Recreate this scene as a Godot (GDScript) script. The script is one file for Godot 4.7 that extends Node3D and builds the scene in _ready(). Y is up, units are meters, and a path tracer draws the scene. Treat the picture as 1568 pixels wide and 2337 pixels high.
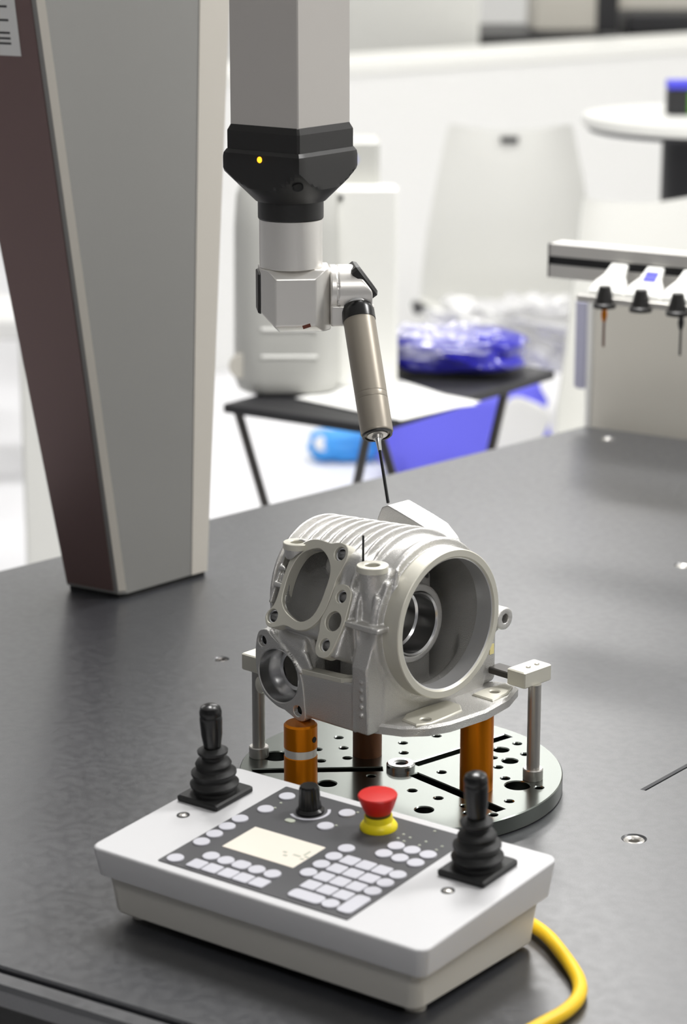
extends Node3D
# A coordinate measuring machine probing a cast housing in an exhibition hall. Metres, y up, the granite table top is y = 0.

const FLOOR := -0.75
var M := {}

# ---------------------------------------------------------------- mesh builder: triangle soup, counter-clockwise seen from outside
class MB:
	var v := PackedVector3Array()
	var uv := PackedVector2Array()
	func tri(a: Vector3, b: Vector3, c: Vector3) -> void:
		v.append(a); v.append(b); v.append(c)
	func quad(a: Vector3, b: Vector3, c: Vector3, d: Vector3) -> void:
		tri(a, b, c); tri(a, c, d)
	func fix(from: int) -> void:   # a closed piece turned inside out is turned back
		var vol := 0.0
		var o := v[from] if v.size() > from else Vector3.ZERO
		for i in range(from, v.size(), 3):
			vol += (v[i] - o).dot((v[i + 1] - o).cross(v[i + 2] - o))
		if vol < 0.0:
			for i in range(from, v.size(), 3):
				var t := v[i + 1]
				v[i + 1] = v[i + 2]
				v[i + 2] = t
	func loft(rings: Array, closed_ends := true) -> MB:   # rings: Array of PackedVector3Array of equal size, closed round
		var from := v.size()
		for k in rings.size() - 1:
			var a: PackedVector3Array = rings[k]
			var b: PackedVector3Array = rings[k + 1]
			var n := a.size()
			for i in n:
				var j := (i + 1) % n
				quad(a[i], a[j], b[j], b[i])
		if closed_ends:
			for e in [0, rings.size() - 1]:
				var r: PackedVector3Array = rings[e]
				var c := Vector3.ZERO
				for p in r:
					c += p
				c /= r.size()
				for i in r.size():
					var j := (i + 1) % r.size()
					if e == 0: tri(c, r[j], r[i])
					else: tri(c, r[i], r[j])
		fix(from)
		return self
	func lathe(prof: Array, segs := 48, xf := Transform3D(), closed := false) -> MB:   # prof: Vector2(radius, y); closed joins last to first
		var from := v.size()
		var pr := prof.duplicate()
		if closed:
			pr.append(prof[0])
		for k in pr.size() - 1:
			var p: Vector2 = pr[k]
			var q: Vector2 = pr[k + 1]
			for i in segs:
				var t0 := TAU * i / segs
				var t1 := TAU * (i + 1) / segs
				var a := xf * Vector3(p.x * cos(t0), p.y, p.x * sin(t0))
				var b := xf * Vector3(p.x * cos(t1), p.y, p.x * sin(t1))
				var c := xf * Vector3(q.x * cos(t1), q.y, q.x * sin(t1))
				var d := xf * Vector3(q.x * cos(t0), q.y, q.x * sin(t0))
				if p.x > 1e-7: tri(a, c, b) if q.x > 1e-7 else tri(a, c, b)
				if q.x > 1e-7: tri(a, d, c)
		fix(from)
		return self
	func box(size: Vector3, bev := 0.0, xf := Transform3D()) -> MB:   # chamfered box
		var h := size / 2.0
		var b := minf(bev, 0.49 * minf(h.x, minf(h.y, h.z)))
		var rings := []
		for s in [[-h.y, b], [-h.y + b, 0.0], [h.y - b, 0.0], [h.y, b]]:
			var x: float = h.x - s[1]
			var z: float = h.z - s[1]
			var c := b if b > 0.0 else 1e-5
			var r := PackedVector3Array()
			for p in [[x, -z + c], [x, z - c], [x - c, z], [-x + c, z], [-x, z - c], [-x, -z + c], [-x + c, -z], [x - c, -z]]:
				r.append(xf * Vector3(p[0], s[0], p[1]))
			rings.append(r)
		return loft(rings)
	func tube(path: Array, radius: float, segs := 10, taper := 1.0) -> MB:
		var rings := []
		var up := Vector3.UP
		for k in path.size():
			var p: Vector3 = path[k]
			var a: Vector3 = path[maxi(k - 1, 0)]
			var b: Vector3 = path[mini(k + 1, path.size() - 1)]
			var d := (b - a).normalized()
			if k == 0:
				up = Vector3.UP if absf(d.y) < 0.9 else Vector3.RIGHT
			var s := d.cross(up).normalized()
			up = s.cross(d).normalized()
			var r := PackedVector3Array()
			var rad := radius * lerpf(1.0, taper, float(k) / maxi(path.size() - 1, 1))
			for i in segs:
				var t := TAU * i / segs
				r.append(p + (s * cos(t) + up * sin(t)) * rad)
			rings.append(r)
		return loft(rings)
	func prism(outer: PackedVector2Array, holes: Array, z0: float, z1: float, bev: float, xf: Transform3D) -> MB:   # polygon in xy, extruded from z0 to z1 with its front edge chamfered
		var from := v.size()
		var loops := [G.ccw(outer, true)]
		for h in holes:
			loops.append(G.ccw(h, false))
		var tops := []
		for l in loops:
			tops.append(G.inset(l, bev) if bev > 0.0 else l)
		for k in loops.size():
			var l: PackedVector2Array = loops[k]
			var t: PackedVector2Array = tops[k]
			var n := l.size()
			for i in n:
				var j := (i + 1) % n
				var a := Vector3(l[i].x, l[i].y, z0)
				var b := Vector3(l[j].x, l[j].y, z0)
				var c := Vector3(l[j].x, l[j].y, z1 - bev)
				var d := Vector3(l[i].x, l[i].y, z1 - bev)
				quad(xf * a, xf * b, xf * c, xf * d)
				if bev > 0.0:
					quad(xf * d, xf * c, xf * Vector3(t[j].x, t[j].y, z1), xf * Vector3(t[i].x, t[i].y, z1))
		for side in 2:
			var src: Array = tops if side == 1 else loops
			var z := z1 if side == 1 else z0
			var poly := G.bridge(src)
			var id := G.ears(poly)
			for i in range(0, id.size(), 3):
				var a := Vector3(poly[id[i]].x, poly[id[i]].y, z)
				var b := Vector3(poly[id[i + 1]].x, poly[id[i + 1]].y, z)
				var c := Vector3(poly[id[i + 2]].x, poly[id[i + 2]].y, z)
				if side == 1: tri(xf * a, xf * b, xf * c)
				else: tri(xf * a, xf * c, xf * b)
		fix(from)
		return self
	func add(o: MB, xf := Transform3D()) -> MB:
		for p in o.v:
			v.append(xf * p)
		return self
	func mesh(angle := 38.0) -> ArrayMesh:
		var n := v.size()
		var fn := PackedVector3Array()
		fn.resize(n / 3)
		var at := {}
		for i in range(0, n, 3):
			fn[i / 3] = (v[i + 1] - v[i]).cross(v[i + 2] - v[i])
			for k in 3:
				var key := Vector3i((v[i + k] * 50000.0).round())
				if at.has(key): at[key].append(i / 3)
				else: at[key] = PackedInt32Array([i / 3])
		var un := PackedVector3Array()
		un.resize(n / 3)
		for i in n / 3:
			un[i] = fn[i].normalized()
		var ns := PackedVector3Array()
		ns.resize(n)
		var vo := PackedVector3Array()
		vo.resize(n)
		var cosa := cos(deg_to_rad(angle))
		for f in n / 3:
			for k in 3:
				var p := v[f * 3 + k]
				var s := Vector3.ZERO
				for g in at[Vector3i((p * 50000.0).round())]:
					if un[f].dot(un[g]) > cosa:
						s += fn[g]
				var o: int = f * 3 + [0, 2, 1][k]
				vo[o] = p
				ns[o] = s.normalized() if s.length() > 1e-20 else un[f]
		var arr := []
		arr.resize(Mesh.ARRAY_MAX)
		arr[Mesh.ARRAY_VERTEX] = vo
		arr[Mesh.ARRAY_NORMAL] = ns
		if uv.size() == n:
			var uo := PackedVector2Array()
			uo.resize(n)
			for f in n / 3:
				for k in 3:
					uo[f * 3 + [0, 2, 1][k]] = uv[f * 3 + k]
			arr[Mesh.ARRAY_TEX_UV] = uo
		var m := ArrayMesh.new()
		m.add_surface_from_arrays(Mesh.PRIMITIVE_TRIANGLES, arr)
		return m

# ---------------------------------------------------------------- plane geometry
class G:
	static func area(p: PackedVector2Array) -> float:
		var s := 0.0
		for i in p.size():
			s += p[i].cross(p[(i + 1) % p.size()])
		return s
	static func ccw(p: PackedVector2Array, want: bool) -> PackedVector2Array:
		var q := p.duplicate()
		if (area(q) > 0.0) != want:
			q.reverse()
		return q
	static func inset(p: PackedVector2Array, d: float) -> PackedVector2Array:
		var q := PackedVector2Array()
		var n := p.size()
		for i in n:
			var e := (p[i] - p[(i + n - 1) % n]).normalized()
			var f := (p[(i + 1) % n] - p[i]).normalized()
			var m := Vector2(-e.y, e.x) + Vector2(-f.y, f.x)
			q.append(p[i] + m * (2.0 * d / maxf(m.length_squared(), 0.8)))
		return q
	static func circle(c: Vector2, r: float, n := 24) -> PackedVector2Array:
		var q := PackedVector2Array()
		for i in n:
			q.append(c + Vector2.from_angle(TAU * i / n) * r)
		return q
	static func rect(w: float, h: float, r: float, n := 5, c := Vector2.ZERO) -> PackedVector2Array:
		var q := PackedVector2Array()
		for k in 4:
			var o := Vector2([1, -1, -1, 1][k] * (w / 2 - r), [1, 1, -1, -1][k] * (h / 2 - r))
			for i in n:
				q.append(c + o + Vector2.from_angle(PI / 2 * (k + float(i) / (n - 1))) * r)
		return q
	static func smooth(p: PackedVector2Array, n := 3) -> PackedVector2Array:   # closed Catmull-Rom
		var q := PackedVector2Array()
		var m := p.size()
		for i in m:
			for k in n:
				q.append(p[i].cubic_interpolate(p[(i + 1) % m], p[(i + m - 1) % m], p[(i + 2) % m], float(k) / n))
		return q
	static func mm(a: Array) -> PackedVector2Array:
		var q := PackedVector2Array()
		for i in range(0, a.size(), 2):
			q.append(Vector2(a[i], a[i + 1]) / 1000.0)
		return q
	static func bridge(loops: Array) -> PackedVector2Array:
		var mm_loops := []            # worked out in millimetres, where the engine's tolerances are small
		for l: PackedVector2Array in loops:
			var q := PackedVector2Array()
			for p in l:
				q.append(p * 1000.0)
			mm_loops.append(q)
		var poly: PackedVector2Array = mm_loops[0]
		var hs := mm_loops.slice(1)
		hs.sort_custom(func(a, b): return mx(a) > mx(b))
		for h: PackedVector2Array in hs:
			var bi := 0
			for i in h.size():
				if h[i].x > h[bi].x: bi = i
			var p := h[bi]
			var best := -1
			var bd := INF
			for i in poly.size():   # nearest outer vertex in sight, to the right
				var d := poly[i].distance_squared_to(p)
				if d < bd and poly[i].x >= p.x - 1e-6:
					var ok := true
					for j in poly.size():
						var k := (j + 1) % poly.size()
						if j == i or k == i or poly[j] == poly[i] or poly[k] == poly[i]: continue
						if Geometry2D.segment_intersects_segment(p, poly[i], poly[j], poly[k]) != null:
							ok = false
							break
					if ok:
						bd = d
						best = i
			if best < 0: continue
			var q := poly.slice(0, best + 1)
			var away := (p - poly[best]).normalized()
			var gap := Vector2(away.y, -away.x) * 0.004     # the way back runs a hair beside the way in, so that no two corners coincide
			for i in h.size():
				q.append(h[(bi + i) % h.size()])
			q.append(p + gap)
			q.append(poly[best] + gap)
			q.append_array(poly.slice(best + 1))
			poly = q
		for i in poly.size():
			poly[i] /= 1000.0
		return poly
	static func mx(a: PackedVector2Array) -> float:
		var m := -INF
		for p in a:
			m = maxf(m, p.x)
		return m
	static func ears(p: PackedVector2Array) -> PackedInt32Array:   # ear clipping, in doubles
		var out := PackedInt32Array()
		var px := PackedFloat64Array()
		var py := PackedFloat64Array()
		var id := PackedInt32Array()
		for i in p.size():
			px.append(p[i].x * 1000.0)
			py.append(p[i].y * 1000.0)
			id.append(i)
		var at := 0
		var idle := 0
		var tol := -1e-9
		while id.size() > 3 and idle < 2 * id.size() + 8:
			var n := id.size()
			at = at % n
			var ia := id[(at + n - 1) % n]
			var ib := id[at]
			var ic := id[(at + 1) % n]
			var ax := px[ia]
			var ay := py[ia]
			var bx := px[ib]
			var by := py[ib]
			var cx := px[ic]
			var cy := py[ic]
			var turn := (bx - ax) * (cy - by) - (by - ay) * (cx - bx)
			var ok := turn > 1e-9
			if ok:
				for k in id:
					if k == ia or k == ib or k == ic: continue
					var qx := px[k]
					var qy := py[k]
					if (bx - ax) * (qy - ay) - (by - ay) * (qx - ax) > tol and (cx - bx) * (qy - by) - (cy - by) * (qx - bx) > tol and (ax - cx) * (qy - cy) - (ay - cy) * (qx - cx) > tol:
						ok = false
						break
			if ok or absf(turn) <= 1e-9:
				if ok:
					out.append_array([ia, ib, ic])
				id.remove_at(at)
				idle = 0
				tol = -1e-9
				at = maxi(at - 1, 0) if n % 2 else at
			else:
				at += 1
				idle += 1
				if idle == n + 2: tol = 1e-4
		if id.size() == 3:
			out.append_array(id)
		return out

# ---------------------------------------------------------------- rounded solids: signed distances meshed as surface nets
class Solid:
	enum {BOX, CYL, CONE, CAP, RING, POLY, HALF}
	var prims := []       # [op, k, type, inverse, a (Vector3), r, polygon]; op 0 add, 1 cut, 2 keep
	var cells := []
	var blocks := []
	var results := []
	var o: Vector3
	var h: float
	const B := 4
	func put(op: int, k: float, type: int, xf: Transform3D, a: Vector3, r := 0.0, poly := PackedVector2Array()) -> void:
		prims.append([op, k, type, xf.affine_inverse(), a, r, poly])
	func one(q: Array, at: Vector3) -> float:
		var p: Vector3 = q[3] * at
		var a: Vector3 = q[4]
		var r: float = q[5]
		match q[2]:
			BOX:
				var d := p.abs() - a + Vector3(r, r, r)
				return d.max(Vector3.ZERO).length() + minf(maxf(d.x, maxf(d.y, d.z)), 0.0) - r
			CYL:   # axis y: a.x radius, a.y half height
				var d := Vector2(Vector2(p.x, p.z).length() - a.x + r, absf(p.y) - a.y + r)
				return d.max(Vector2.ZERO).length() + minf(maxf(d.x, d.y), 0.0) - r
			CONE:  # axis y: a.x low radius, a.z high radius, a.y half height
				var t := clampf((p.y + a.y) / (2.0 * a.y), 0.0, 1.0)
				var d := Vector2((Vector2(p.x, p.z).length() - lerpf(a.x, a.z, t)) * 0.9 + r, absf(p.y) - a.y + r)
				return d.max(Vector2.ZERO).length() + minf(maxf(d.x, d.y), 0.0) - r
			CAP:   # from the origin to a
				var t := clampf(p.dot(a) / a.length_squared(), 0.0, 1.0)
				return (p - a * t).length() - r
			RING:  # round y: a.x radius, a.y half width along y, a.z half height across
				var d := Vector2(absf(Vector2(p.x, p.z).length() - a.x) - a.z + r, absf(p.y) - a.y + r)
				return d.max(Vector2.ZERO).length() + minf(maxf(d.x, d.y), 0.0) - r
			HALF:
				return p.y
			POLY:  # xy outline, half depth a.z
				var poly: PackedVector2Array = q[6]
				var w := Vector2(p.x, p.y)
				var d2 := INF
				var inside := false
				var j := poly.size() - 1
				for i in poly.size():
					var u := poly[i]
					var e := poly[j] - u
					var x := w - u
					var b := x - e * clampf(x.dot(e) / e.length_squared(), 0.0, 1.0)
					d2 = minf(d2, b.length_squared())
					if (u.y > w.y) != (poly[j].y > w.y) and w.x < e.x * (w.y - u.y) / e.y + u.x:
						inside = not inside
					j = i
				var d := Vector2((-sqrt(d2) if inside else sqrt(d2)) + r, absf(p.z) - a.z + r)
				return d.max(Vector2.ZERO).length() + minf(maxf(d.x, d.y), 0.0) - r
		return 0.0
	func dist(list: Array, p: Vector3) -> float:
		var d := 1.0
		for q in list:
			var e := one(q, p)
			var k: float = q[1]
			if q[0] == 0:
				if k > 0.0:
					var t := maxf(k - absf(d - e), 0.0) / k
					d = minf(d, e) - t * t * k * 0.25
				else: d = minf(d, e)
			else:
				if q[0] == 1: e = -e
				if k > 0.0:
					var t := maxf(k - absf(d - e), 0.0) / k
					d = maxf(d, e) + t * t * k * 0.25
				else: d = maxf(d, e)
		return d
	func work(n: int) -> void:
		var at: Vector3i = blocks[n]
		var base := o + Vector3(at * B) * h
		var mid := base + Vector3.ONE * (B * h / 2.0)
		var rad := B * h * 0.87
		var full := dist(prims, mid)
		if absf(full) > rad + h: return
		var list := []
		var run := 1.0
		for q in prims:   # only what can shape this block
			var e := one(q, mid)
			if q[0] == 1: e = -e
			if absf(e - run) < 2.0 * rad + q[1] or (q[0] == 0) == (e < run):
				list.append(q)
			run = minf(run, e) if q[0] == 0 else maxf(run, e)
		var s := B + 1
		var val := PackedFloat32Array()
		val.resize(s * s * s)
		var i := 0
		for z in s:
			for y in s:
				for x in s:
					val[i] = dist(list, base + Vector3(x, y, z) * h)
					i += 1
		var got := []
		var corner := [0, 1, s, s + 1, s * s, s * s + 1, s * s + s, s * s + s + 1]
		for z in B:
			for y in B:
				for x in B:
					var b := x + s * (y + s * z)
					var mask := 0
					for c in 8:
						if val[b + corner[c]] < 0.0: mask |= 1 << c
					if mask == 0 or mask == 255: continue
					var sum := Vector3.ZERO
					var cnt := 0
					for c in 8:
						for ax in 3:
							if c & (1 << ax): continue
							var c2: int = c | (1 << ax)
							if ((mask >> c) & 1) != ((mask >> c2) & 1):
								var a0 := val[b + corner[c]]
								var a1 := val[b + corner[c2]]
								var p := Vector3(c & 1, (c >> 1) & 1, (c >> 2) & 1)
								p[ax] += a0 / (a0 - a1)
								sum += p
								cnt += 1
					var w := base + (Vector3(x, y, z) + sum / cnt) * h
					var g := Vector3.ZERO
					var f := sum / cnt
					for c in 8:
						var fx := f.x if c & 1 else 1.0 - f.x
						var fy := f.y if c & 2 else 1.0 - f.y
						var fz := f.z if c & 4 else 1.0 - f.z
						var a2 := val[b + corner[c]]
						g += Vector3(a2 * fy * fz if c & 1 else -a2 * fy * fz, a2 * fx * fz if c & 2 else -a2 * fx * fz, a2 * fx * fy if c & 4 else -a2 * fx * fy)
					g = g.normalized()
					w -= g * clampf(dist(list, w), -h * 0.5, h * 0.5)
					got.append([at * B + Vector3i(x, y, z), mask, w, g])
		results[n] = got
	func mesh(lo: Vector3, hi: Vector3, step: float) -> ArrayMesh:
		o = lo
		h = step
		var n := Vector3i(((hi - lo) / (step * B)).ceil())
		for z in n.z:
			for y in n.y:
				for x in n.x:
					blocks.append(Vector3i(x, y, z))
		results.resize(blocks.size())
		var id := WorkerThreadPool.add_group_task(work, blocks.size())
		WorkerThreadPool.wait_for_group_task_completion(id)
		var vs := PackedVector3Array()
		var ns := PackedVector3Array()
		var where := {}
		for got in results:
			if got == null: continue
			for c in got:
				where[c[0]] = vs.size()
				vs.append(c[2])
				ns.append(c[3])
		var idx := PackedInt32Array()
		for got in results:
			if got == null: continue
			for c in got:
				var p: Vector3i = c[0]
				var in0: bool = c[1] & 1
				for ax in 3:
					if in0 == bool((c[1] >> (1 << ax)) & 1): continue
					var u := Vector3i.ZERO
					var w := Vector3i.ZERO
					u[(ax + 1) % 3] = 1
					w[(ax + 2) % 3] = 1
					var a = where.get(p - u - w)
					var b = where.get(p - w)
					var d = where.get(p - u)
					if a == null or b == null or d == null: continue
					var e: int = where[p]
					if in0: idx.append_array([a, e, b, a, d, e])
					else: idx.append_array([a, b, e, a, e, d])
		var arr := []
		arr.resize(Mesh.ARRAY_MAX)
		arr[Mesh.ARRAY_VERTEX] = vs
		arr[Mesh.ARRAY_NORMAL] = ns
		arr[Mesh.ARRAY_INDEX] = idx
		var m := ArrayMesh.new()
		m.add_surface_from_arrays(Mesh.PRIMITIVE_TRIANGLES, arr)
		return m

# ---------------------------------------------------------------- naming
func thing(called: String, label: String, category: String, at := Vector3.ZERO, turn := 0.0, group := "") -> Node3D:
	var o := Node3D.new()
	o.name = numbered(called)
	add_child(o)
	o.position = at
	o.rotation.y = turn
	o.set_meta("label", label)
	o.set_meta("category", category)
	if group: o.set_meta("group", group)
	return o

func numbered(called: String) -> String:
	if not has_node(called): return called
	var k := 1
	while has_node("%s_%03d" % [called, k]): k += 1
	return "%s_%03d" % [called, k]

func part(called: String, m, mat: Material, parent: Node3D, xf := Transform3D()) -> MeshInstance3D:
	var o := MeshInstance3D.new()
	var k := 0
	o.name = called
	while parent.has_node(NodePath(o.name)):
		k += 1
		o.name = "%s_%03d" % [called, k]
	o.mesh = m.mesh() if m is MB else m
	o.material_override = mat
	o.transform = xf
	parent.add_child(o, true)
	return o

func struct(called: String, m, mat: Material) -> MeshInstance3D:
	var o := part(called, m, mat, self)
	o.set_meta("kind", "structure")
	return o

func frame(at: Vector3, x: Vector3, y: Vector3, z: Vector3) -> Transform3D:
	return Transform3D(Basis(x, y, z), at)

func along(a: Vector3, b: Vector3) -> Transform3D:   # y from a towards b
	var y := (b - a).normalized()
	var x := y.cross(Vector3.FORWARD if absf(y.z) < 0.9 else Vector3.RIGHT).normalized()
	return Transform3D(Basis(x, y, x.cross(y)), a)

# ---------------------------------------------------------------- materials
func mat(c: Color, rough := 0.5, metal := 0.0) -> StandardMaterial3D:
	var m := StandardMaterial3D.new()
	m.albedo_color = c
	m.roughness = rough
	m.metallic = metal
	return m

func noise(freq: float, seed_: int, lo: Color, hi: Color, size := 256, oct := 3) -> NoiseTexture2D:
	var t := NoiseTexture2D.new()
	t.width = size
	t.height = size
	t.seamless = true
	var n := FastNoiseLite.new()
	n.seed = seed_
	n.frequency = freq
	n.fractal_octaves = oct
	t.noise = n
	var g := Gradient.new()
	g.set_color(0, lo)
	g.set_color(1, hi)
	t.color_ramp = g
	return t

func grain(m: StandardMaterial3D, freq: float, scale: float, strength: float, size := 256) -> void:
	var t := NoiseTexture2D.new()
	t.width = size
	t.height = size
	t.seamless = true
	t.as_normal_map = true
	t.bump_strength = 4.0
	var n := FastNoiseLite.new()
	n.seed = 11
	n.frequency = freq
	t.noise = n
	m.normal_enabled = true
	m.normal_texture = t
	m.normal_scale = strength
	m.uv1_triplanar = true
	m.uv1_scale = Vector3.ONE * scale

func materials() -> void:
	M.granite = mat(Color(1, 1, 1), 1.0)
	M.granite.albedo_texture = noise(0.22, 3, Color(0.11, 0.115, 0.125), Color(0.29, 0.295, 0.315), 512, 4)
	M.granite.uv1_triplanar = true
	M.granite.uv1_scale = Vector3.ONE * 6.0
	M.granite.metallic_specular = 0.707
	M.granite.roughness_texture = noise(0.02, 5, Color(0.29, 0.29, 0.29), Color(0.40, 0.40, 0.40), 512, 4)
	M.granite.clearcoat_enabled = true
	M.granite.clearcoat = 0.5
	M.granite.clearcoat_roughness = 0.3
	M.cast = mat(Color(1, 1, 1), 0.36, 0.85)
	M.cast.albedo_texture = noise(0.35, 7, Color(0.70, 0.695, 0.685), Color(0.96, 0.955, 0.94), 256, 2)
	grain(M.cast, 0.25, 20.0, 0.75)
	M.machined = mat(Color(0.86, 0.85, 0.80), 0.5, 0.45)
	M.turned = mat(Color(0.86, 0.86, 0.86), 0.22, 1.0)
	M.dark_steel = mat(Color(0.33, 0.32, 0.31), 0.4, 0.7)
	M.lilac = mat(Color(0.68, 0.68, 0.76), 0.5)
	M.bored = mat(Color(0.88, 0.88, 0.88), 0.38, 0.7)
	M.steel = mat(Color(0.74, 0.73, 0.71), 0.32, 0.8)
	M.plate = mat(Color(0.50, 0.52, 0.50), 0.22, 1.0)
	M.alu = mat(Color(0.91, 0.90, 0.88), 0.34, 0.6)
	M.bright = mat(Color(0.85, 0.85, 0.84), 0.35, 0.6)
	M.probe = mat(Color(0.64, 0.61, 0.56), 0.36, 0.5)
	M.orange = mat(Color(0.86, 0.50, 0.03), 0.3, 0.8)
	M.rubber = mat(Color(0.07, 0.07, 0.07), 0.55)
	M.black = mat(Color(0.125, 0.122, 0.118), 0.42)
	M.gloss_black = mat(Color(0.06, 0.06, 0.06), 0.25)
	M.hole = mat(Color(0.05, 0.05, 0.05), 0.6)
	M.console = mat(Color(0.83, 0.83, 0.835), 0.5)
	M.console_low = mat(Color(0.84, 0.83, 0.80), 0.5)
	M.keypad = mat(Color(0.27, 0.27, 0.28), 0.55)
	M.key = mat(Color(0.80, 0.80, 0.83), 0.5)
	M.screen = mat(Color(0.93, 0.90, 0.85), 0.3)
	M.screen.emission_enabled = true
	M.screen.emission = Color(0.95, 0.9, 0.82)
	M.screen.emission_energy_multiplier = 0.06
	M.mark = mat(Color(0.72, 0.74, 0.68), 0.4)
	M.red = mat(Color(0.82, 0.09, 0.06), 0.4)
	M.yellow = mat(Color(0.95, 0.87, 0.04), 0.4)
	M.cable = mat(Color(0.96, 0.78, 0.04), 0.42)
	M.ram = mat(Color(0.77, 0.755, 0.735), 0.45, 0.15)
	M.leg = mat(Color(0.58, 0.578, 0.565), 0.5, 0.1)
	M.leg_lit = mat(Color(0.84, 0.82, 0.78), 0.5)  # paler copy of the column grey, side light put into the colour
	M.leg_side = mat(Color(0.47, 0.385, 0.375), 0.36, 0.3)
	M.led = mat(Color(1, 0.7, 0.15), 0.4)
	M.led.emission_enabled = true
	M.led.emission = Color(1.0, 0.62, 0.1)
	M.led.emission_energy_multiplier = 2.5
	M.white = mat(Color(0.90, 0.90, 0.89), 0.6)
	M.white_gloss = mat(Color(0.90, 0.90, 0.88), 0.35)
	M.grey_white = mat(Color(0.84, 0.84, 0.82), 0.6)
	M.floor = mat(Color(0.93, 0.93, 0.94), 0.4)
	M.wall = mat(Color(0.88, 0.88, 0.87), 0.8)
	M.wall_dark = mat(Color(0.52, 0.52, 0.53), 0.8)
	M.orange_shaded = mat(Color(0.42, 0.27, 0.17), 0.45, 0.5)  # orange darkened to brown: the shade is put into the colour
	M.dark = mat(Color(0.13, 0.13, 0.14), 0.5)
	M.panel = mat(Color(0.80, 0.785, 0.745), 0.5)
	M.blue = mat(Color(0.10, 0.08, 0.62), 0.3)
	M.blue.clearcoat_enabled = true
	M.blue.clearcoat = 0.8
	M.blue.clearcoat_roughness = 0.12
	M.bag = mat(Color(0.42, 0.42, 0.93), 0.5)
	M.cyan = mat(Color(0.25, 0.62, 0.92), 0.5)
	M.wrap = mat(Color(0.95, 0.95, 0.95), 0.12)
	M.wrap.transparency = BaseMaterial3D.TRANSPARENCY_ALPHA
	M.wrap.albedo_color.a = 0.6
	M.sticker = mat(Color(0.93, 0.88, 0.62), 0.6)
	M.rust = mat(Color(0.42, 0.20, 0.12), 0.5)
	M.brown = mat(Color(0.30, 0.24, 0.06), 0.5)
	M.green = mat(Color(0.36, 0.62, 0.18), 0.5)
	M.leg_dark = mat(Color(0.30, 0.29, 0.28), 0.4, 0.5)
	M.white_unit = mat(Color(0.73, 0.73, 0.71), 0.4)
	M.print_soft = mat(Color(0.60, 0.62, 0.80), 0.6)
	M.wrap_clear = mat(Color(0.95, 0.95, 1.0), 0.1)
	M.wrap_clear.transparency = BaseMaterial3D.TRANSPARENCY_ALPHA
	M.wrap_clear.albedo_color.a = 0.2
	M.print_blue = mat(Color(0.30, 0.30, 0.85), 0.5)
	M.glow = mat(Color(1, 1, 1), 0.5)
	M.glow.emission_enabled = true
	M.glow.emission = Color(1, 0.98, 0.95)
	M.glow.emission_energy_multiplier = 2.0

# ---------------------------------------------------------------- the scene
func _ready() -> void:
	materials()
	setup_view()
	lamps()
	hall()
	table()
	machine_leg()
	ram()
	probe_head()
	fixture_plate()
	posts()
	housing()
	clamps()
	console()
	cable()
	rack()
	background()

func setup_view() -> void:
	var cam := Camera3D.new()
	cam.name = "camera"
	add_child(cam)
	cam.position = Vector3(0, 0.9, 2.32)
	cam.rotation_degrees.x = -15.0
	cam.near = 0.05
	cam.far = 60.0
	var at := CameraAttributesPhysical.new()
	at.frustum_focal_length = 56.483
	at.frustum_focus_distance = 2.40
	at.frustum_near = 0.05
	at.frustum_far = 60.0
	at.exposure_aperture = 3.6
	cam.attributes = at
	cam.fov = 23.99
	cam.current = true
	var we := WorldEnvironment.new()
	we.name = "environment"
	var e := Environment.new()
	e.background_mode = Environment.BG_COLOR
	e.background_color = Color(0.75, 0.77, 0.8)
	e.tonemap_mode = Environment.TONE_MAPPER_LINEAR
	e.tonemap_exposure = 1.0
	e.sdfgi_enabled = true
	e.ssao_enabled = true
	e.ssil_enabled = true
	we.environment = e
	add_child(we)

func lamps() -> void:
	for p in [[-2.4, -7.4, 3.15], [0.6, -7.4, 3.15], [3.4, -7.4, 3.15], [-2.4, -4.6, 3.15], [0.6, -4.6, 3.15], [3.4, -4.6, 3.15], [0.1, -1.2, 10.0], [2.4, -0.5, 8.5], [1.0, 3.1, 3.6]]:  # last entry is an unseen fill lamp, added behind the camera for front faces
		var l := AreaLight3D.new()
		l.name = "ceiling_and_fill_lamp"
		l.area_size = Vector2(1.2, 0.6)
		l.light_energy = p[2]
		l.light_color = Color(1, 0.995, 0.99)
		l.area_range = 20.0
		l.shadow_enabled = true
		add_child(l, true)
		l.position = Vector3(p[0], 2.77, p[1])
		l.rotation_degrees.x = -90.0
		var f := part("ceiling_and_fill_panel", MB.new().box(Vector3(1.2, 0.02, 0.6), 0.002), M.glow, self, Transform3D(Basis(), Vector3(p[0], 2.79, p[1])))
		f.set_meta("kind", "structure")

func hall() -> void:
	var c := Vector3(0, 0, -2.5)
	struct("floor", MB.new().box(Vector3(11, 0.1, 15), 0, Transform3D(Basis(), c + Vector3(0, FLOOR - 0.05, 0))), M.floor)
	struct("ceiling", MB.new().box(Vector3(11, 0.1, 15), 0, Transform3D(Basis(), c + Vector3(0, 2.85, 0))), M.wall)
	struct("wall_back", MB.new().box(Vector3(11, 3.6, 0.1), 0, Transform3D(Basis(), Vector3(0, 1.02, -9.6))), M.wall)
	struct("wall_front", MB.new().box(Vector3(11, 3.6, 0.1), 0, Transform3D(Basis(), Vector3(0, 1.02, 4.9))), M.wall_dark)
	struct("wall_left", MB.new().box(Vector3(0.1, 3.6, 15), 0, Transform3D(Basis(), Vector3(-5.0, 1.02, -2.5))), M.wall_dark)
	struct("wall_right", MB.new().box(Vector3(0.1, 3.6, 15), 0, Transform3D(Basis(), Vector3(5.0, 1.02, -2.5))), M.wall)

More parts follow.
